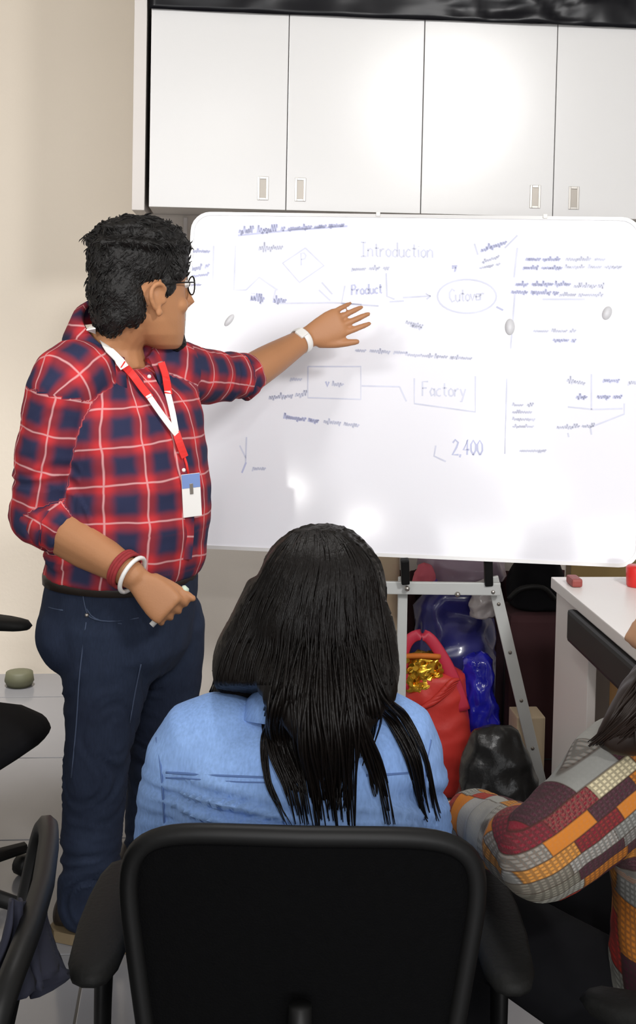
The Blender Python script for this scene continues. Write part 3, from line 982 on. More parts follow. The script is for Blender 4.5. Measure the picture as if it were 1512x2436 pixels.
# plaid shirt
cuffR = elR.lerp(wrR, .20)
def sh_torso(bm):
    torso(bm, 0.008, [(290, 1362, 2.95, -19, .166, .182)] + torso_secs[2:])
def sh_right(bm):
    add_limb(bm, [shR + (neckb - shR) * .35, shR, elR], [.085, .082, .068])
    add_limb(bm, [elR + (shR - elR) * .05, elR, cuffR], [.066, .068, .060])
def sh_left(bm):
    add_limb(bm, [shL + (neckb - shL) * .35, shL, shL.lerp(elL, .6), elL.lerp(wrL, .13)], [.082, .078, .066, .053])
SHAPES = []
for fn in (sh_torso, sh_right, sh_left):
    b2 = bmesh.new(); fn(b2); SHAPES.append(BVHTree.FromBMesh(b2)); b2.free()
bm = bmesh.new()
sh_torso(bm); sh_right(bm); sh_left(bm)
me = fuse(bm, 0.0055, 9, 0.5)
AXT = [at(px, py, d) for px, py, d, *_ in torso_secs]
def folds(p):
    q = Vector((p.x * 6, p.y * 6, p.z * 16))
    r = 0.004 * noise.noise(q) + 0.0025 * noise.noise(q * 2.3)
    # creases gather in the sleeves
    for a, b, amp in ((shR, elR, .010), (elR, cuffR, .013), (shL, elL, .010)):
        ab = b - a; t = max(0, min(1, (p - a).dot(ab) / ab.length_squared))
        dd = (p - (a + ab * t)).length
        if dd < .10:
            s_ = (p - a).dot(ab) / ab.length
            g = abs(noise.noise(Vector((s_ * 26 + 2 * nz3(p, 9), amp * 400, 0.6 * nz3(p, 14)))))
            r += amp * (0.45 - g) * min(1, t * 1.6 + .15)
    # creases pulled across the back of the shirt above the belt
    return r
fabric_coords(me, [(AXT, -VF + VR * .4, .165, .02), ([shR + (neckb - shR) * .25, shR, elR, cuffR + (cuffR - elR)], -VF, .078, .03), ([shL + (neckb - shL) * .1, shL, elL, wrL], -VF, .070, .01)], shapes=SHAPES)
displace(me, folds)
shirt = finish('shirt', me, MT['plaid'], man)
SB = bvh_of(shirt)
# rolled cuffs
for a, b, r in ((elR, wrR, .066), (elL, wrL, .057)):
    t0 = (b - a).normalized()
    c0 = a + (b - a) * (.20 if r > .06 else .13)
    bm = bmesh.new()
    add_tube(bm, [c0 - t0 * .035, c0 - t0 * .032, c0 - t0 * .002, c0 + t0 * .003, c0 - t0 * .004], [r - .006, r + .002, r, r - .006, r - .012], 28)
    me = bpy.data.meshes.new('cuff'); bm.to_mesh(me); bm.free()
    displace(me, lambda p: 0.003 * nz3(p, 40))
    fabric_coords(me, [([a, b], -VF, r, .05)])
    finish('cuff', me, MT['plaid'], shirt)
# collar: band standing around the neck and folded down, open in front
fdir = dirh(-46); ldir = Z.cross(fdir)
cc = at(280, 826, 2.95)
bm = bmesh.new()
rows = []
N = 40
for k in range(N + 1):
    th = R(22 + 316 * k / N)
    ca, sa = math.cos(th), math.sin(th)
    fr = 1 - abs(k / N - .5) * 2          # 1 at the back
    up = 0.018 + 0.040 * fr
    pr = [(.074, up + .006), (.081, up + .013), (.100, up - .008), (.120, -.012 - .024 * (1 - fr)), (.113, -.016 - .024 * (1 - fr))]
    rows.append([bm.verts.new(cc + fdir * (r * ca * 1.0) + ldir * (r * sa * 1.10) + Z * (h_ - .62 * r * ca - .004)) for r, h_ in pr])
for A, B in zip(rows, rows[1:]):
    for i in range(4):
        bm.faces.new((A[i], A[i + 1], B[i + 1], B[i]))
me = bpy.data.meshes.new('collar'); bm.to_mesh(me); bm.free()
fabric_coords(me, [([cc - Z * .1, cc + Z * .1], -VF, .10, .018)])
col = finish('collar', me, MT['plaid'], shirt)
sm = col.modifiers.new('thickness', 'SOLIDIFY'); sm.thickness = 0.003
# button placket
def ribbon(name, pix, w, m, par, off=0.004, bvh=None, th=0.0022, sub=4, default=2.86):
    pts = [hit(bvh or SB, px, py, off, default) if not isinstance(px, Vector) else px for px, py in pix]
    pts = catmull(pts, sub)
    bm = bmesh.new(); rr = []
    n = len(pts)
    for i, p in enumerate(pts):
        t = (pts[min(i + 1, n - 1)] - pts[max(i - 1, 0)]).normalized()
        q = bvh or SB
        loc, nn, _, _ = q.find_nearest(p)
        nn = (nn - t * nn.dot(t)).normalized()
        if nn.dot(CAM - p) < -0.2: nn = -nn
        tc_ = (CAM - p).normalized(); nn = (nn + tc_ * .9); nn = (nn - t * nn.dot(t)).normalized()
        s = t.cross(nn).normalized()
        rr.append([p + s * w / 2 + nn * 0, p + s * w / 2 + nn * th, p - s * w / 2 + nn * th, p - s * w / 2])
    add_loft(bm, rr)
    return bmobj(name, bm, m, par, smooth=False)
pl = ribbon('placket', [(345, 890), (372, 940), (398, 1000), (422, 1080), (438, 1160), (446, 1250), (440, 1330)], .030, MT['plaid'], shirt, .001)
fabric_coords(pl.data, [(AXT, -VF + VR * .4, .165, .05)])
for px, py in ((352, 900), (404, 1012), (432, 1120), (446, 1215)):
    p = hit(SB, px, py, .006); bm = bmesh.new(); add_ball(bm, p, .005, sub=2); bmobj('button', bm, MT['wplastic'], shirt)

# lanyard and badge
_m = col.data
SB0 = SB
_sv = [v.co.copy() for v in shirt.data.vertices]; _sf = [tuple(p.vertices) for p in shirt.data.polygons]
_k = len(_sv)
LB = BVHTree.FromPolygons(_sv + [v.co.copy() for v in _m.vertices], _sf + [tuple(i + _k for i in p.vertices) for p in _m.polygons])
SB = LB
ly = ribbon('lanyard', [(216, 782), (232, 806), (252, 832), (276, 858), (292, 880)], .021, MT['white'], man, .010)
for pix, m_ in (([(286, 872), (310, 900), (335, 935), (350, 952)], 'red'), ([(346, 948), (372, 985), (398, 1020), (412, 1036)], 'white'),
                ([(374, 868), (384, 900), (394, 945)], 'red'), ([(392, 940), (402, 985), (410, 1030)], 'white'), ([(410, 1030), (418, 1055), (430, 1090)], 'red')):
    ribbon('strap', pix, .018 if m_ == 'red' else .014, MT[m_], ly, .012)
tube('cord', [hit(SB, 430, 1088, .010), hit(SB, 434, 1105, .012), hit(SB, 440, 1130, .010)], .003, MT['red'], ly, 8)
bc = hit(SB, 444, 1176, .014)
bn_ = (CAM - bc); bn_.z = 0; bn_ = (bn_.normalized() + VR * .35).normalized()
bu = Z.cross(bn_).normalized()
BMx = Matrix((bu, Z, bn_)).transposed().to_4x4() ; BMx.translation = bc
BMx = BMx @ Matrix.Rotation(R(4), 4, 'Z')
card = box('badge', (-.022, -.050, -.0015), (.022, .048, .0015), MT['wplastic'], man, .001, BMx)
box('badge_header', (-.0215, .016, .0015), (.0215, .0475, .0022), MT['bplastic'], card, .0003, BMx)
box('badge_clip', (-.004, .002, .0022), (.004, .026, .0035), MT['steel_d'], card, .0005, BMx)

# jeans
bm = bmesh.new()
hips = [(292, 1345, 2.95, -20, .164, .182), (288, 1400, 2.95, -17, .172, .180), (280, 1460, 2.95, -14, .176, .178), (280, 1530, 2.95, -12, .165, .170), (285, 1590, 2.96, -10, .120, .140)]
torso(bm, 0.0, hips)
hemR, hemL = anR - Z * .015, anL - Z * .02
add_limb(bm, [hipR + VR * .015, hipR.lerp(knR, .55) + VR * .01, knR, knR.lerp(hemR, .55), hemR], [.118, .092, .076, .070, .064], 20)
add_limb(bm, [hipL + VR * .02, hipL.lerp(knL, .5) + VR * .025, knL, knL.lerp(hemL, .5), hemL], [.108, .088, .072, .066, .060], 20)
add_ball(bm, at(170, 1500, 2.90), .082, .10, .10)
me = fuse(bm, 0.0085, 6, 0.5)
def jfold(p):
    r = 0.005 * nz3(p, 8) + 0.002 * nz3(p, 30, 2)
    for kn_, z0, amp, wd in ((knR, knR.z - .02, .010, .10), (hemR, hemR.z + .07, .016, .09), (hipR, hipR.z - .15, .006, .10), (knL, knL.z, .008, .1), (hemL, hemL.z + .06, .012, .08)):
        q = p - kn_
        w = math.exp(-((p.z - z0) / wd) ** 2) * (1 if math.hypot(q.x, q.y) < .16 else 0)
        s_ = noise.noise(Vector((p.x * 5 + 3, p.y * 5, p.z * 30 + 10 * nz3(p, 4))))
        r += amp * w * (0.5 - abs(s_) * 2) * .8
    return r
displace(me, jfold)
jeans = finish('jeans', me, MT['jeans'], man)
JB = bvh_of(jeans)
def seam(pix, r=.0016, m='stitch', bvh=None, par=None, name='seam', off=.0005):
    return tube(name, [hit(bvh or JB, px, py, off) for px, py in pix], r, MT[m], par or jeans, 6, 3)
seam([(196, 1400), (202, 1440), (215, 1468), (260, 1478), (330, 1470)])
seam([(206, 1448), (228, 1472), (290, 1484)])
seam([(335, 1580), (322, 1640), (308, 1720)])
seam([(116, 1445), (150, 1452)]); seam([(205, 1480), (190, 1600), (182, 1720), (170, 1850)])
bm = bmesh.new(); add_ball(bm, hit(JB, 207, 1463, .001), .005, sub=2); bmobj('rivet', bm, MT['steel'], jeans)
# waistband
bm = bmesh.new()
secs = [(291, 1344, 2.95, -21, .164, .184), (289, 1358, 2.95, -20, .170, .187), (287, 1376, 2.95, -19, .168, .185)]
torso(bm, 0.0, secs)
bmobj('belt', bm, MT['shoe'], man)

# shoes
for a_, dr in ((anR, dirh(-12)), (anL, dirh(4))):
    sd = Z.cross(dr)
    g = Vector((a_.x, a_.y, 0))
    bm = bmesh.new()
    rr = []
    for t, w, h_ in ((-.075, .022, .050), (-.06, .036, .085), (-.02, .040, .095), (.03, .042, .085), (.08, .047, .062), (.13, .047, .050), (.17, .036, .040), (.19, .016, .030)):
        rr.append([g + dr * t + sd * (w * math.cos(x)) + Z * (.022 + max(0, h_ * .5 * (1 + math.sin(x)) )) for x in [2 * math.pi * k / 20 for k in range(20)]])
    add_loft(bm, rr)
    me = fuse(bm, .005, 4)
    s_ = finish('shoe', me, MT['shoe'], man)
    bm = bmesh.new()
    out = [(t, w) for t, w in ((-.082, .016), (-.062, .039), (-.02, .044), (.03, .044), (.08, .050), (.13, .050), (.172, .040), (.197, .016))]
    pts = [g + dr * t + sd * w for t, w in out] + [g + dr * t - sd * w for t, w in reversed(out)]
    add_loft(bm, [[p + Z * .001 for p in pts], [p + Z * .026 for p in pts]])
    bmobj('sole', bm, MT['sole'], s_, smooth=False)

# wrist wear
def ring_at(name, c, axis, r, tr, m, par, flat=None, tilt=None):
    axis = Vector(axis).normalized()
    u = axis.orthogonal().normalized(); v = axis.cross(u)
    bm = bmesh.new()
    add_tube(bm, [Vector(c) + (u * math.cos(t) + v * math.sin(t)) * r for t in [2 * math.pi * k / 28 for k in range(28)]], tr, 8, closed=True, flat=flat, ref=axis if flat else None)
    return bmobj(name, bm, m, par)
aR = (wrR - elR).normalized()
ring_at('bangle', elR.lerp(wrR, .985), aR + VF * .1, .041, .005, MT['wplastic'], man)
for t, r_ in ((.90, .040), (.925, .040), (.875, .040)):
    ring_at('thread_bracelet', elR.lerp(wrR, t), aR, r_, .0045, MT['bead'], man)
aL = (wrL - elL).normalized()
wt = ring_at('watch', elL.lerp(wrL, .955), aL, .0335, .006, MT['wplastic'], man, flat=(1.8, .5))
wc = elL.lerp(wrL, .955) + (-VF + Z * .8).normalized() * .033
wn = (-VF + Z * .8).normalized()
wm = Matrix((aL, wn.cross(aL).normalized(), (wn - aL * wn.dot(aL)).normalized())).transposed().to_4x4(); wm.translation = wc
box('watch_case', (-.014, -.014, -.003), (.014, .014, .005), MT['wplastic'], wt, .003, wm)
# ring on the near hand
rp, rd = tipsR[2]
BB = bvh_of(body)
ring_at('finger_ring', tipsR[2][0] + (at(362, 1446, 2.70) - tipsR[2][0]) * .0, tipsR[2][1], .0095, .0026, MT['steel'], man)
# whiteboard marker in the near hand
fn_ = (-VF + Z * .35 - VR * .1); fn_ = (fn_ - fR * fR.dot(fn_)).normalized(); ft_ = fR.cross(fn_)
if ft_.dot(VR) < 0: ft_ = -ft_
mc = wrR + fR * .098 - fn_ * .022
mk0, mk1 = mc - ft_ * .05, mc + ft_ * .044
mk = tag(tube('marker_pen', [mk0, mk1], .0065, MT['wplastic'], None, 12), 'white marker pen with pale green cap in the presenter\'s hand', 'marker pen')
tube('cap', [mk1 - ft_ * .004, mk1 + ft_ * .012, mk1 + ft_ * .016], [.0095, .0095, .006], MT['green'], mk, 12)
# ------------------------------------------------------------------ office chairs
def office_chair(name, label, o, face, back_tilt=0.0, pads=True):
    """o: floor point under the seat; face: horizontal direction the sitter looks to; local x right, y forward"""
    f = Vector(face).normalized(); s = f.cross(Z)
    m = Matrix((s, f, Z)).transposed().to_4x4(); m.translation = Vector(o)
    t = empty(name, o, label, 'chair', 'black office chairs')
    P = lambda x, y, z: m @ Vector((x, y, z))
    # back: rounded frame, slightly wrapped, with a mesh panel
    def bp(x, z):
        return P(x, -.235 - (.05 + back_tilt) * (z - .5) + .38 * x * x, z)
    out = []
    zt_, zb_, wt_, wb_ = .852, .46, .223, .168
    for k in range(64):
        a = 2 * math.pi * k / 64
        ca, sa = math.cos(a), math.sin(a)
        e = 2 / 5.5
        xx = math.copysign(abs(ca) ** e, ca); zz = math.copysign(abs(sa) ** e, sa)
        z = (zt_ + zb_) / 2 + (zt_ - zb_) / 2 * zz
        w = wb_ + (wt_ - wb_) * (z - zb_) / (zt_ - zb_)
        out.append((w * xx, z))
    bm = bmesh.new()
    add_tube(bm, [bp(x, z) for x, z in out], .0125, 8, closed=True)
    fr = bmobj('back_frame', bm, MT['blk'], t)
    bm = bmesh.new(); n = 16; g = []
    for j in range(n + 1):
        z = zb_ + (zt_ - zb_) * j / n
        wz = (z - (zt_ + zb_) / 2) / ((zt_ - zb_) / 2)
        w = (wb_ + (wt_ - wb_) * (z - zb_) / (zt_ - zb_)) * max(0.05, (1 - abs(wz) ** 5.5)) ** (1 / 5.5)
        g.append([bm.verts.new(bp(w * (-1 + 2 * i / n), z)) for i in range(n + 1)])
    for j in range(n):
        for i in range(n):
            bm.faces.new((g[j][i], g[j][i + 1], g[j + 1][i + 1], g[j + 1][i]))
    mp_ = bmobj('mesh_back', bm, MT['fab'], t)
    sm = mp_.modifiers.new('thickness', 'SOLIDIFY'); sm.thickness = .004; sm.offset = 0
    tube('back_support', [P(0, -.06, .40), P(0, -.20, .40), P(0, -.268, .48), P(0, -.275, .66)], [.022, .022, .020, .014], MT['blk'], t, 10, 4, flat=(1, 1))
    # seat
    bm = bmesh.new(); rr = []
    for z, k in ((.405, .86), (.415, .96), (.44, 1.0), (.455, .97), (.464, .86)):
        rr.append([P(x * k, y * k + .01, z + .012 * (y / .23) ** 2 * (-1 if y > .12 else 1) * (z > .43)) for x, y in [(p.x, p.y) for p in ell(Vector((0, 0, 0)), X, Y, .235, .230, 32, 4)]])
    add_loft(bm, rr)
    bmobj('seat', bm, MT['dark'], t)
    tube('gas_lift', [P(0, 0, .10), P(0, 0, .25), P(0, 0, .26), P(0, 0, .41)], [.028, .028, .018, .018], MT['blk'], t, 14)
    for k in range(5):
        a = R(72 * k + 18)
        lg = tube('base_leg', [P(.02 * math.cos(a), .02 * math.sin(a), .105), P(.29 * math.cos(a), .29 * math.sin(a), .072)], [.024, .015], MT['blk'], t, 8)
        c = P(.29 * math.cos(a), .29 * math.sin(a), .027); ax = (m.to_3x3() @ Vector((-math.sin(a), math.cos(a), 0)))
        tube('caster', [c - ax * .02, c - ax * .014, c + ax * .014, c + ax * .02], [.020, .0265, .0265, .020], MT['blk'], lg, 14)
    if pads:
        for e in (-1, 1):
            tube('arm_support', [P(e * .20, -.01, .412), P(e * .265, -.02, .43), P(e * .272, -.03, .52), P(e * .268, -.02, .635)], [.018, .020, .022, .026], MT['blk'], t, 10, 4, flat=(.55, 1.3), ref=tuple(s))
            bm = bmesh.new(); rr = []
            ol = [(-.215, .008), (-.205, .022), (-.17, .032), (-.09, .037), (-.01, .036), (.06, .031), (.10, .021), (.112, .007)]
            lp = [(e * .262 + w, y) for y, w in ol] + [(e * .262 - w, y) for y, w in reversed(ol)]
            cx, cy = e * .262, -.05
            for z, k in ((.632, .80), (.636, .95), (.646, 1.0), (.655, .95), (.659, .82)):
                rr.append([P(cx + (x - cx) * k, cy + (y - cy) * k, z) for x, y in lp])
            add_loft(bm, rr)
            bmobj('arm_pad', bm, MT['pad'], t)
    return t

bk = at(722, 2000, 1.5)
office_chair('office_chair', 'black mesh office chair in the foreground, under the woman in light blue', Vector((bk.x, bk.y, 0)) + VF * .25, VF)

# ------------------------------------------------------------------ seated woman with long hair, seen from behind
wo = empty('person', floor_at(720, 3000), 'seated woman with long dark hair and light blue shirt, seen from behind', 'person')
wo.location = Vector((bk.x, bk.y, 0)) + VF * .28
WD = 1.76
wh = at(762, 1522, 1.785)
RW = frame_rot((VF + VR * .06), (Z + VF * .05).normalized())
wneck = at(752, 1690, WD)
wsL, wsR = at(452, 1800, WD), at(952, 1795, WD)
seatc = Vector((wo.location.x, wo.location.y, .50)) - VF * .02
wsec = [(at(752, 1668, WD + .01), .050, .055), (at(750, 1695, WD), .066, .105), (at(740, 1735, WD), .088, .160), (at(715, 1790, WD), .100, .172), (at(705, 1880, WD - .005), .110, .172), (at(702, 1980, WD - .01), .112, .170),
        (Vector((seatc.x, seatc.y, .66)) - VF * .0, .115, .165), (Vector((seatc.x, seatc.y, .56)), .125, .175), (Vector((seatc.x, seatc.y, .50)), .11, .15)]
def wtorso(bm, g):
    add_loft(bm, [ell(c, VF, -VR, a + g, b + g, 36, 2.4) for c, a, b in reversed(wsec)])
welL, welR = at(418, 2180, WD + .06), at(982, 2150, WD + .06)
wwrL, wwrR = welL + VF * .22 + VR * .07 - Z * .03, welR + VF * .22 - VR * .07 - Z * .03
khL, khR = seatc + VF * .44 - VR * .10, seatc + VF * .44 + VR * .10
bm = bmesh.new()
add_head(bm, wh, RW, .96, .95)
add_tube(bm, [wneck - Z * .05, wneck, wh + Z * -.04], [.06, .052, .052], 16, 3)
wtorso(bm, -.018)
for s_, e_, w_, sd in ((wsL, welL, wwrL, -1), (wsR, welR, wwrR, 1)):
    add_limb(bm, [s_, e_], [.044, .038]); add_limb(bm, [e_, w_], [.038, .024])
    add_hand(bm, w_ + VF * .01, VF - VR * sd * .3, Z, -VR * sd, [(.4, .5, .3)] * 4, s=.9)
for k_, sd in ((khL, -1), (khR, 1)):
    hp_ = seatc + VR * sd * .085
    an_ = Vector((k_.x, k_.y, .09)) + VF * .02
    add_limb(bm, [hp_, k_, an_], [.070, .050, .034], 16, 4)
    add_limb(bm, [an_, an_ + VF * .13 - Z * .05], [.032, .024], 12, 2)
me = fuse(bm, .007, 4)
finish('body', me, MT['skin2'], wo)
# shirt
bm = bmesh.new()
wtorso(bm, .004)
add_limb(bm, [wsL.lerp(wneck, .35), wsL, welL], [.066, .065, .060])
add_limb(bm, [wsR.lerp(wneck, .35), wsR, welR], [.066, .062, .056])
add_limb(bm, [welL, welL.lerp(wwrL, .75)], [.060, .048]); add_limb(bm, [welR, welR.lerp(wwrR, .75)], [.060, .048])
me = fuse(bm, .0075, 6)
zyoke = at(500, 1850, WD - .1).z
def wfold(p):
    q = (p - wneck)
    lx = q.dot(VR)
    r = .004 * nz3(p, 7)
    # pleats running across the back below the yoke
    w = max(0, min(1, (zyoke - p.z) / .03)) * math.exp(-((lx + .11) / .10) ** 2) + max(0, min(1, (zyoke - p.z) / .03)) * math.exp(-((lx - .12) / .08) ** 2) * .6
    s_ = noise.noise(Vector((lx * 4, 0, p.z * 42 + lx * 5 + 2 * nz3(p, 5))))
    r += .034 * w * (.4 - abs(s_) * 1.6)
    return r
displace(me, wfold)
wsh = finish('shirt', me, MT['cham'], wo)
WB = bvh_of(wsh)
def wseam(pix, r=.0016):
    tube('seam', [hit(WB, px, py, .0002) for px, py in pix], r, MT['stitch2'], wsh, 6, 4)
wseam([(395, 1838), (460, 1842), (540, 1846), (640, 1850)])
wseam([(395, 1850), (470, 1854), (560, 1860), (645, 1862)], .001)
wseam([(372, 1755), (382, 1820), (388, 1900), (392, 1985)])
wseam([(372 + 652, 1760), (1012, 1830), (1008, 1950)])
wseam([(870, 1845), (930, 1842), (1005, 1836)])
# collar
bm = bmesh.new(); rows = []
cw = at(752, 1662, WD)
for k in range(33):
    th = R(-150 + 300 * k / 32) + math.pi
    ca, sa = math.cos(th), math.sin(th)
    rows.append([bm.verts.new(cw + VF * (r * ca) + VR * (r * sa * 1.15) + Z * (h_ - .02 * ca)) for r, h_ in ((.058, .012), (.064, .018), (.082, -.004), (.094, -.028))])
for A, B in zip(rows, rows[1:]):
    for i in range(3): bm.faces.new((A[i], A[i + 1], B[i + 1], B[i]))
co_ = bmobj('collar', bm, MT['cham'], wsh)
sm = co_.modifiers.new('thickness', 'SOLIDIFY'); sm.thickness = .003
# trousers and shoes
bm = bmesh.new()
add_loft(bm, [ell(Vector((seatc.x, seatc.y, z)), VF, -VR, a, b, 28, 2.6) for z, a, b in ((.470, .10, .14), (.50, .13, .175), (.56, .132, .18), (.60, .125, .172))])
for k_, sd in ((khL, -1), (khR, 1)):
    hp_ = seatc + VR * sd * .085
    an_ = Vector((k_.x, k_.y, .11)) + VF * .02
    add_limb(bm, [hp_, k_, an_], [.080, .062, .050], 16, 4)
me = fuse(bm, .010, 4); finish('trousers', me, MT['dark'], wo)
for k_ in (khL, khR):
    an_ = Vector((k_.x, k_.y, 0)) + VF * .02
    bm = bmesh.new()
    add_loft(bm, [ell(an_ + VF * t + Z * (.004 + h_), VR, Z, w, h_, 16) for t, w, h_ in ((-.065, .02, .03), (-.04, .036, .045), (.03, .040, .042), (.10, .043, .028), (.15, .034, .022), (.17, .012, .014))])
    bmobj('shoe', bm, MT['shoe'], wo)

# hair: a smooth cap, falling sides and separate locks down the back
def hairpt(px, py, d): return at(px, py, d)
bm = bmesh.new()
add_ball(bm, at(765, 1408, 1.775), .112, .092, .096, RW)
add_ball(bm, at(752, 1480, 1.76), .104, .098, .105, RW)
add_tube(bm, [at(742, 1400, 1.78), at(725, 1500, 1.765), at(712, 1580, 1.755), at(705, 1655, 1.74)], [.085, .100, .112, .108], 24, 4, flat=(1.08, .72), ref=tuple(VR))
add_tube(bm, [at(800, 1400, 1.78), at(818, 1500, 1.77), at(838, 1590, 1.75), at(845, 1660, 1.735)], [.070, .076, .070, .060], 24, 4, flat=(.9, .9), ref=tuple(VR))
add_tube(bm, [at(775, 1400, 1.74), at(780, 1540, 1.705), at(778, 1650, 1.66), at(775, 1740, 1.635), at(765, 1830, 1.628)], [.070, .084, .080, .048, .012], 24, 4, flat=(1.15, .42), ref=tuple(VR))
# left fall that ends in front of the shoulder
add_tube(bm, [at(660, 1430, 1.79), at(606, 1540, 1.795), at(566, 1625, 1.80), at(524, 1712, 1.80)], [.042, .045, .036, .016], 16, 4)
me = fuse(bm, .006, 8, .5)
def wavy(p):
    q = p - wh
    an = math.atan2(q.dot(VR), -q.dot(VF))
    return .0035 * noise.noise(Vector((an * 9 + 1.5 * nz3(p, 5), p.z * 4, 0))) + .0022 * noise.noise(Vector((an * 30, p.z * 5, 5))) + .0012 * noise.noise(Vector((an * 70, p.z * 6, 9)))
displace(me, wavy)
hw_ = finish('hair', me, MT['hairw'], wo)
HB = bvh_of(hw_)
rnd = random.Random(3)
def lock(bm, guide, width, nst, r0, jit=1.0, taper=.25):
    """a lock: strands spread about a guide curve"""
    G = catmull([Vector(g) for g in guide], 5)
    for k in range(nst):
        o1 = rnd.gauss(0, .42) * width; o2 = rnd.gauss(0, .22) * width
        ph = rnd.uniform(0, 6); fr = rnd.uniform(.82, 1.0)
        n = max(8, int(len(G) * fr)); pts = []
        i0_ = rnd.randrange(0, max(1, int(len(G) * .38)))
        for i in range(i0_, n):
            t = i / (len(G) - 1)
            cl = 1 - .55 * t
            wv_ = .003 * jit * math.sin(ph + t * 7)
            pts.append(G[i] + VR * (o1 * cl + wv_) + VF * (o2 * cl + .001 * math.sin(ph * 2 + t * 9)))
        n = len(pts)
        rr = [r0 * (1 - (1 - taper) * (i / (n - 1)) ** 2) * min(1, .12 + 3.5 * i / n) for i in range(n)]
        add_tube(bm, pts, rr, 5)
def offs(pix, off=.011, bvh=None):
    out = []
    for px, py in pix:
        a = hit(WB, px, py, off, 1.68); b = hit(HB, px, py, .001, 9)
        out.append(a if (a - CAM).length < (b - CAM).length else b)
    return out
bm = bmesh.new()
locks = [([(725, 1440), (705, 1540), (680, 1640), (650, 1720), (655, 1790), (690, 1870), (712, 1985)], .020, 26, .0026),
         ([(738, 1430), (722, 1550), (700, 1660), (690, 1760), (715, 1860), (735, 1990)], .024, 30, .0027),
         ([(752, 1420), (745, 1550), (735, 1680), (735, 1780), (755, 1880), (765, 1990)], .026, 34, .0028),
         ([(768, 1420), (770, 1550), (775, 1680), (785, 1780), (790, 1880), (800, 1990)], .026, 34, .0028),
         ([(785, 1430), (797, 1550), (815, 1680), (825, 1760), (825, 1870), (830, 1985)], .020, 24, .0026),
         ([(805, 1440), (822, 1550), (845, 1660), (865, 1740), (895, 1830), (925, 1965)], .015, 22, .0026),
         ([(825, 1450), (850, 1560), (885, 1660), (925, 1720), (965, 1800), (990, 1890), (1005, 1965)], .016, 22, .0026),
         ([(845, 1470), (875, 1570), (915, 1660), (955, 1710), (1000, 1790), (1025, 1890), (1035, 1960)], .010, 14, .0022),
         ([(835, 1580), (850, 1680), (860, 1760), (878, 1850), (885, 1900)], .012, 12, .0022),
         ([(715, 1500), (690, 1600), (668, 1690), (668, 1770), (700, 1850), (722, 1900)], .022, 26, .0027),
         ([(840, 1500), (862, 1600), (878, 1690), (868, 1760), (850, 1830)], .024, 26, .0027),
         ([(800, 1520), (812, 1640), (812, 1740), (802, 1840), (795, 1930)], .030, 34, .0028),
         ([(740, 1520), (728, 1640), (722, 1740), (738, 1840), (752, 1930)], .028, 34, .0028),
         ([(690, 1600), (655, 1690), (630, 1760), (635, 1850), (660, 1930), (690, 1985)], .006, 8, .0018)]
for pix, w, n_, r_ in locks:
    lock(bm, offs(pix), w, n_, r_)
for k in range(520):   # fine strands lying on the cap, following its parting
    a = rnd.uniform(-.98, .98)
    lv = [(1258 + 10 * abs(a), 755, 55), (1330, 762, 122), (1430, 747, 168), (1530, 734, 200), (1630, 726, 218)]
    i0 = rnd.choice((0, 0, 1, 2)); i1 = rnd.choice((3, 4, 5))
    pts = []
    for y_, c_, hw__ in lv[i0:i1]:
        px = c_ + hw__ * a * .97 + rnd.uniform(-4, 4)
        q = hit(HB, px, y_, .0004, 0)
        if (q - CAM).length > .5: pts.append(q)
    if len(pts) < 2 or any((u_ - v_).length > .13 for u_, v_ in zip(pts, pts[1:])): continue
    P_ = catmull(pts, 5)
    n = len(P_)
    for ii in range(1, n - 1):
        lc, nn, _i, _d = HB.find_nearest(P_[ii])
        P_[ii] = lc + nn * .0006
    add_tube(bm, P_, [.0013 * math.sin(math.pi * (.08 + .84 * ii / (n - 1))) + .0002 for ii in range(n)], 4)
for k in range(40):    # loose ends on the left fall and flyaways
    y0 = rnd.uniform(1380, 1620)
    pts = [at(600 - (y0 - 1400) * .3 + rnd.uniform(-6, 12), y0, 1.79), at(560 - (y0 - 1400) * .22 + rnd.uniform(-14, 8), y0 + 70, 1.80), at(520 - (y0 - 1400) * .12 + rnd.uniform(-20, 10), min(y0 + 170, 1715), 1.81)]
    add_tube(bm, catmull(pts, 4), [.0009] * 9, 4)
st = bmobj('hair_strands', bm, MT['hairw'], wo)
st['kind'] = 'stuff'

# ------------------------------------------------------------------ person at the right edge in patchwork print
pr = empty('person', (0, 0, 0), 'person in patchwork print tunic with dark hair, cut off by the right edge', 'person')
psh = at(1500, 1840, 1.66)
pel_ = at(1290, 2035, 1.58)
pwr = at(1112, 1938, 1.95)
phd = at(1712, 1520, 1.70)
RP = frame_rot((-VR * .9 + VF * .4 - Z * .1), Z)
pneck = at(1660, 1690, 1.72)
pse = at(1700, 2330, 1.72); pse.z = .51
pr.location = Vector((pse.x, pse.y, 0))
psecs = [(at(1658, 1715, 1.72), .055, .06), (at(1650, 1770, 1.72), .085, .13), (at(1650, 1850, 1.72), .105, .165), (at(1658, 1960, 1.72), .110, .165), (at(1680, 2080, 1.72), .115, .165), (Vector((pse.x, pse.y, .58)), .13, .175), (Vector((pse.x, pse.y, .50)), .11, .15)]
pfd = (-VR * .88 + VF * .47).normalized(); pld = Z.cross(pfd)
def ptorso(bm, g):
    add_loft(bm, [ell(c, pfd, pld, a + g, b + g, 32, 2.3) for c, a, b in reversed(psecs)])
psh2 = psh + pld * -.28 + VF * .02
pel2, pwr2 = psh2 + pfd * .14 - Z * .22, psh2 + pfd * .34 - Z * .26
kn1, kn2 = pse + pfd * .40 + Z * .03, pse + pfd * .40 - pld * .2 + Z * .03
bm = bmesh.new()
add_head(bm, phd, RP, 1.0, .95)
add_tube(bm, [pneck - Z * .06, pneck, phd - Z * .04], [.058, .05, .052], 16, 3)
ptorso(bm, -.018)
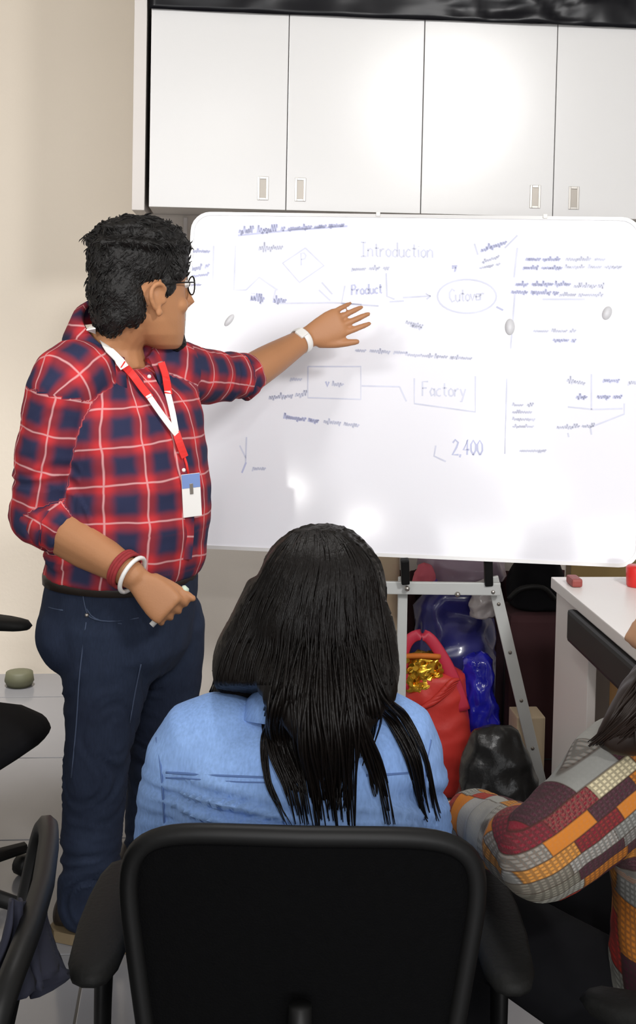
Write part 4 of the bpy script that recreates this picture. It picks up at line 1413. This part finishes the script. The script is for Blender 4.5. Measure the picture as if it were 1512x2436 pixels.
add_limb(bm, [psh, pel_], [.044, .038]); add_limb(bm, [pel_, pwr], [.038, .026])
fP = (pwr - pel_).normalized()
add_hand(bm, pwr + fP * .01, fP, Z, VR, [(.4, .5, .3)] * 4, s=.88)
add_limb(bm, [psh2, pel2, pwr2], [.044, .038, .026])
add_hand(bm, pwr2 + pfd * .01, pfd, Z, pld, [(.4, .5, .3)] * 4, s=.88)
for k_, sd in ((kn1, .5), (kn2, -.5)):
    an_ = Vector((k_.x, k_.y, .09))
    add_limb(bm, [pse + pld * (.09 * sd * 2), k_, an_], [.07, .05, .034], 14, 3)
    add_limb(bm, [an_, an_ + pfd * .13 - Z * .05], [.032, .024], 12, 2)
me = fuse(bm, .008, 4)
finish('body', me, MT['skin2'], pr)
bm = bmesh.new()
ptorso(bm, .006)
add_limb(bm, [psh.lerp(pneck, .4), psh, psh.lerp(pel_, .5), pel_], [.066, .078, .070, .060], 20)
add_limb(bm, [pel_, pel_.lerp(pwr, .96)], [.056, .042])
add_limb(bm, [psh2.lerp(pneck, .3), psh2, pel2, pwr2], [.07, .068, .055, .04])
me = fuse(bm, .007, 6)
fabric_coords(me, [([Vector((pse.x, pse.y, .45)), at(1658, 1715, 1.72)], -VF, -.13, .0), ([psh.lerp(pneck, .3), pel_ + (pel_ - psh) * .3], -VF, -.075, .01), ([pel_, pwr], -VF, -.036, .3), ([psh2, pel2, pwr2], VF, -.06, .5)])
displace(me, lambda p: .005 * nz3(p, 12) + .003 * nz3(p, 30, 3))
finish('tunic', me, MT['patch'], pr)
bm = bmesh.new()
for k_, sd in ((kn1, .5), (kn2, -.5)):
    add_limb(bm, [pse + pld * (.09 * sd * 2), k_, Vector((k_.x, k_.y, .10))], [.082, .064, .05], 14, 3)
me = fuse(bm, .010, 4); finish('trousers', me, MT['dark'], pr)
for k_ in (kn1, kn2):
    g = Vector((k_.x, k_.y, 0))
    bm = bmesh.new()
    add_loft(bm, [ell(g + pfd * t + Z * (.004 + h_), pld, Z, w, h_, 16) for t, w, h_ in ((-.065, .02, .03), (-.04, .036, .045), (.03, .040, .042), (.10, .043, .028), (.15, .034, .022), (.17, .012, .014))])
    bmobj('shoe', bm, MT['shoe'], pr)
bm = bmesh.new()
Lp = lambda x, y, z: phd + RP @ Vector((x, y, z))
add_ball(bm, Lp(-.02, 0, .07), .105, .088, .095, RP)
add_ball(bm, Lp(-.05, 0, .0), .075, .085, .11, RP)
add_tube(bm, [Lp(.0, .055, .05), at(1620, 1610, 1.66), at(1545, 1690, 1.60), at(1480, 1740, 1.575), at(1430, 1775, 1.565)], [.05, .055, .048, .032, .012], 16, 4)
add_tube(bm, [Lp(-.05, .03, .0), at(1690, 1680, 1.66), at(1680, 1800, 1.62), at(1670, 1900, 1.61)], [.07, .07, .05, .03], 16, 4)
me = fuse(bm, .007, 6)
displace(me, lambda p: .004 * noise.noise(Vector(((p.x - p.z * .6) * 60, p.y * 40, (p.z + p.x) * 5))))
finish('hair', me, MT['hairr'], pr)
bm = bmesh.new()
for off_ in (-.02, .01, .035):
    lock(bm, [Lp(.03, .075, .05) - VF * .02, at(1615, 1600, 1.60) + VR * off_, at(1540, 1685, 1.545) + VR * off_ * .8, at(1480, 1740, 1.55) + VR * off_ * .6, at(1430, 1778, 1.565) + VR * off_ * .5], .030, 60, .0026)
lock(bm, [at(1690, 1560, 1.60), at(1640, 1640, 1.57), at(1600, 1720, 1.555), at(1570, 1790, 1.55)], .07, 60, .0026)
o = bmobj('hair_strands', bm, MT['hairr'], pr); o['kind'] = 'stuff'
bm = bmesh.new(); add_ball(bm, Lp(.0, .085, -.045), .006, sub=2); bmobj('earring', bm, MT['steel'], pr)
office_chair('office_chair', 'black office chair under the person in patchwork print at the right edge', Vector((pse.x, pse.y, 0)), pfd)

# ------------------------------------------------------------------ chairs on the left
fc = (VR * .95 - VF * .3).normalized()
o1 = floor_at(-170, 2190)
office_chair('office_chair', 'black office chair at the left edge beside the presenter\'s legs', o1, fc)
fb = (-VR * .993 - VF * .114).normalized()
c2 = Vector((0, 0, 0)) + VR * -.286 + VF * 1.34
o2 = Vector((c2.x, c2.y, 0)) + fb * (.235 + .20 * .35)
office_chair('office_chair', 'reclined dark office chair in the lower left corner, seen edge on', o2, fb, back_tilt=.15)
# ruffled dark scarf hanging from that chair
bm = bmesh.new()
rows = []
n1, n2 = 46, 14
for j in range(n2 + 1):
    t = j / n2
    row = []
    for i in range(n1 + 1):
        s_ = i / n1
        p = at(20 + 85 * s_, 2140 + 190 * t + 22 * math.sin(s_ * 9) * t, 1.26 + .14 * s_)
        amp = .004 + .018 * t ** 1.5
        p = p - VF * amp * math.sin(s_ * 34 + 2 * t) + VR * (amp * math.cos(s_ * 27 + 3 * t) + .012 * t * s_)
        row.append(bm.verts.new(p))
    rows.append(row)
for A, B in zip(rows, rows[1:]):
    for i in range(n1): bm.faces.new((A[i], A[i + 1], B[i + 1], B[i]))
sf = bmobj('scarf', bm, MT['navy'])
sm = sf.modifiers.new('thickness', 'SOLIDIFY'); sm.thickness = .003
tag(sf, 'dark ruffled scarf hanging on the chair in the lower left corner', 'scarf')
# ------------------------------------------------------------------ bags heaped behind the easel
def bag_mesh(c, ax, ay, h, p=3.0, top=.6, wr=.012, sc=9.0, seed=0.0, lean=0.0, n=48, m=40, bulge=.10):
    """soft bag standing on z0: c base centre, half widths ax (right), ay (depth), height h"""
    rr = []
    for j in range(m + 1):
        t = j / m
        w = (1 - (1 - top) * t ** 2.2) * (.86 + bulge * math.sin(math.pi * min(1, t * 1.1)) + .04)
        if t < .06: w *= .8 + .2 * (t / .06)
        if t > .94: w *= 1 - .75 * ((t - .94) / .06) ** 2
        rr.append(ell(c + Z * (h * t) + VR * lean * t, VR, VF, ax * w, ay * w, n, p))
    bm = bmesh.new(); add_loft(bm, rr)
    me = bpy.data.meshes.new('bag'); bm.normal_update(); bm.to_mesh(me); bm.free()
    def f(q):
        v = Vector((q.x * sc + seed, q.y * sc, q.z * sc * .8 + seed))
        a = 1 - 2 * abs(noise.noise(v)); b = 1 - 2 * abs(noise.noise(v * 2.1 + Vector((seed, 3, 1))))
        return wr * (a * .7 + b * .45 - .5)
    displace(me, f)
    co = mco(me); co[:, 2] = np.maximum(co[:, 2], c.z + .001); me.vertices.foreach_set('co', co.ravel()); me.update()
    return me
def gz(px, d, z=0.0):
    p = at(px, 1800, d); return Vector((p.x, p.y, z))

# dark maroon curtain closing the niche under the counter
bm = bmesh.new()
ya = YR - .10
x0, x1 = atY(905, 1600, ya).x, atY(1335, 1600, ya).x
zt_ = atY(1100, 1425, ya).z + .10
rows = []
for j in range(9):
    rows.append([bm.verts.new((x0 + (x1 - x0) * i / 90, ya - .018 * math.sin(i * .62 + .3 * math.sin(j)) - .006 * math.sin(i * 1.7), .012 + (zt_ - .012) * j / 8)) for i in range(91)])
for A, B in zip(rows, rows[1:]):
    for i in range(90): bm.faces.new((A[i], A[i + 1], B[i + 1], B[i]))
cu_ = bmobj('curtain', bm, MT['maroon'])
sm = cu_.modifiers.new('thickness', 'SOLIDIFY'); sm.thickness = .003
tag(cu_, 'dark maroon curtain hanging behind the bags under the whiteboard', 'curtain')

nb = finish('plastic_bag', bag_mesh(gz(1072, 4.12), .155, .10, .56, 2.6, .75, .030, 8, 1.0), MT['navybag'], None)
tag(nb, 'navy blue crumpled plastic bag behind the red bag', 'bag')
lb = finish('plastic_bag', bag_mesh(gz(1085, 4.08, nb.location.z + .58), .135, .09, .17, 2.4, .55, .030, 9, 5.0), MT['lilac'], None)
tag(lb, 'translucent lilac plastic bag on top of the navy bag', 'bag')
bundle = finish('cloth_bundle', bag_mesh(gz(1000, 3.96, .568), .040, .035, .085, 2.2, .5, .008, 20, 2.0, n=28, m=18), MT['pink'], None)
tag(bundle, 'small pink and purple cloth bundle beside the lilac bag', 'bundle')
finish('wrap', bag_mesh(gz(1002, 3.955, .567), .044, .039, .040, 2.2, .8, .006, 20, 4.0, n=28, m=12), MT['purple'], bundle)
cream = finish('paper_bag', bag_mesh(gz(905, 4.10), .050, .06, .70, 4, .95, .008, 9, 3.0, n=32, m=20), MT['cream'], None)
tag(cream, 'cream paper bag half hidden beside the seated woman\'s head', 'bag')
wp = finish('plastic_wrap', bag_mesh(gz(1140, 3.95, .49), .042, .035, .115, 2.2, .6, .014, 22, 8.0, n=28, m=18), mat('clear_plastic_wrap', (190, 184, 184), .2, var=.2, coat=.5), None)
tag(wp, 'crumpled clear plastic wrap in front of the lilac bag', 'plastic wrap')
blu = finish('gift_bag', bag_mesh(gz(1152, 3.86), .052, .050, .40, 2.6, .8, .020, 16, 6.0, lean=-.03), MT['blue'], None)
tag(blu, 'shiny royal blue foil bag beside the red bag', 'bag')
# red bag, open at the top with a strap and gold sequinned cloth inside
rb = empty('tote_bag', gz(1035, 3.80), 'red cloth bag with crimson handle and gold sequinned cloth inside', 'bag')
rc = gz(1030, 3.80)
finish('body', bag_mesh(rc, .112, .085, .375, 2.6, .84, .014, 8, 9.0), MT['redbag'], rb)
def rpt(px, py, d=3.62): return at(px, py, d + .12)
tube('handle', [rpt(962, 1640), rpt(958, 1560), rpt(978, 1518), rpt(1015, 1514), rpt(1050, 1560), rpt(1078, 1620), rpt(1100, 1690)], [.012, .013, .013, .013, .014, .016, .018], MT['pinkred'], rb, 10, 5, flat=(1.3, .5), ref=tuple(VR))
g_ = finish('cloth', bag_mesh(gz(1003, 3.785, .31), .066, .05, .11, 2.3, .8, .018, 24, 12.0, n=40, m=24), MT['gold'], rb)
g_['label'] = 'gold sequinned cloth'
for k in range(46):
    bm = bmesh.new()
    q = rpt(random.uniform(962, 1050), random.uniform(1570, 1650), 3.605)
    rt = Matrix.Rotation(random.uniform(-.8, .8), 3, 'X') @ Matrix.Rotation(random.uniform(-.8, .8), 3, 'Z')
    pts = ell(Vector((0, 0, 0)), X, Z, .009, .009, 10)
    add_loft(bm, [[q + rt @ p for p in pts], [q + rt @ (p + Y * .0015) for p in pts]])
    bmobj('sequin', bm, MT['gold'], g_, smooth=False)
tube('trim', [rpt(950, 1562, 3.615), rpt(1000, 1560, 3.60), rpt(1046, 1562, 3.615)], .008, MT['orange'], rb, 8, 4)
for k in range(5):
    tube('fold', [rpt(985 + k * 14, 1690 - k * 6, 3.60 - .003 * k), rpt(1030 + k * 10, 1672 - k * 12, 3.585), rpt(1076 + k * 4, 1640 - k * 6, 3.60)], [.004, .008, .004], MT['redbag'], rb, 8, 4)
# black leather bag on the floor in front
kb = finish('handbag', bag_mesh(gz(1190, 3.46), .120, .075, .315, 2.5, .45, .020, 9, 15.0, lean=-.015), MT['leather'], None)
tag(kb, 'black leather handbag slumped on the floor under the easel', 'handbag')
sc0 = gz(1254, 3.92)
su = empty('suitcase', sc0, 'dark maroon suitcase standing between the bags and the desk', 'suitcase')
box('shell', (sc0.x - .092, sc0.y - .09, .001), (sc0.x + .092, sc0.y + .09, .535), MT['maroon'], su, .025)
tube('zip', [Vector((sc0.x - .0925, sc0.y - .05, .06)), Vector((sc0.x - .0925, sc0.y - .05, .50))], .003, MT['blk'], su, 6)
tube('zip', [Vector((sc0.x - .07, sc0.y - .0905, .09)), Vector((sc0.x + .07, sc0.y - .0905, .09))], .003, MT['blk'], su, 6)
bp2 = finish('backpack', bag_mesh(gz(1262, 3.92, .537), .088, .08, .165, 3.0, .7, .010, 8, 18.0), MT['dark'], None)
tag(bp2, 'black rounded bag lying on top of the maroon suitcase', 'bag')
tube('strap', [at(1210, 1425, 3.80), at(1240, 1400, 3.79), at(1290, 1398, 3.79), at(1318, 1425, 3.80)], .008, MT['blk'], bp2, 8, 4)
bx1 = gz(1252, 3.74)
box('carton', (bx1.x - .045, bx1.y - .05, .001), (bx1.x + .04, bx1.y + .05, .265), MT['cream'], None, .004)
tag(bpy.data.objects['carton'], 'cream carton box behind the easel leg', 'box')

# ------------------------------------------------------------------ white desk on the right
ZD = .75
ct = onplane(1300, 1372, Vector((0, 0, ZD)), Z)
cn = onplane(1512, 1530, Vector((0, 0, ZD)), Z)
xe = (ct.x + cn.x) / 2
desk = empty('desk', (xe + .3, ct.y - .3, 0), 'white laminate desk at the right edge beside the board', 'desk')
box('top', (xe, cn.y - .30, ZD - .03), (xe + .75, ct.y, ZD), MT['desk'], desk, .003)
pl0 = atY(1322, 1500, ct.y - .02)
box('side_panel', (xe + .012, ct.y - .30, 0.001), (xe + .034, ct.y - .015, ZD - .031), MT['deskside'], desk, .002)
box('back_panel', (xe + .035, ct.y - .035, .25), (xe + .74, ct.y - .015, ZD - .031), MT['deskside'], desk, .002)
box('side_panel', (xe + .715, cn.y - .28, 0.001), (xe + .738, ct.y - .036, ZD - .031), MT['deskside'], desk, .002)
box('edge_block', (xe - .015, cn.y - .28, ZD - .115), (xe + .011, ct.y - .20, ZD - .034), MT['blk'], desk, .010)  # black block standing in for an unidentified object at the desk edge
box('carton', (xe + .06, ct.y - .50, .001), (xe + .42, ct.y - .32, .64), MT['card'], None, .004)
tag(bpy.data.objects['carton.001'], 'brown cardboard box standing under the white desk', 'box')
rr0 = onplane(1365, 1392, Vector((0, 0, ZD)), Z)
o = box('stapler', (rr0.x - .014, rr0.y - .03, ZD + .0005), (rr0.x + .014, rr0.y + .03, ZD + .022), mat('dull_red_plastic', (150, 70, 64), .5), None, .006)
tag(o, 'small dull red box on the far edge of the desk', 'box')
r1 = onplane(1512, 1395, Vector((0, 0, ZD)), Z)
bm = bmesh.new()
add_tube(bm, [r1 + Z * .0005, r1 + Z * .004, r1 + Z * .05, r1 + Z * .055], [.022, .025, .027, .022], 20)
tag(bmobj('cup', bm, MT['redp']), 'bright red cup on the white desk at the right edge', 'cup')
# wooden ledge along the wall behind the desk
zl = atY(1440, 1366, YR - .05).z
tag(box('trim_3', (atY(1345, 1366, YR).x, YR - .06, zl - .035), (2.6, YR - .001, zl + .05), MT['ledge'], None, .003), 'olive brown wooden ledge on the wall behind the desk', 'trim', kind='structure')
# small dark pot on the passage floor by the wall
pp = floor_at(46, 1630)
bm = bmesh.new()
add_tube(bm, [pp + Z * .001, pp + Z * .02, pp + Z * .05, pp + Z * .055], [.045, .055, .050, .03], 18)
tag(bmobj('door_stop', bm, mat('dark_olive_rubber', (92, 92, 70), .6)), 'small dark olive rubber stopper on the floor by the passage wall', 'door stop')
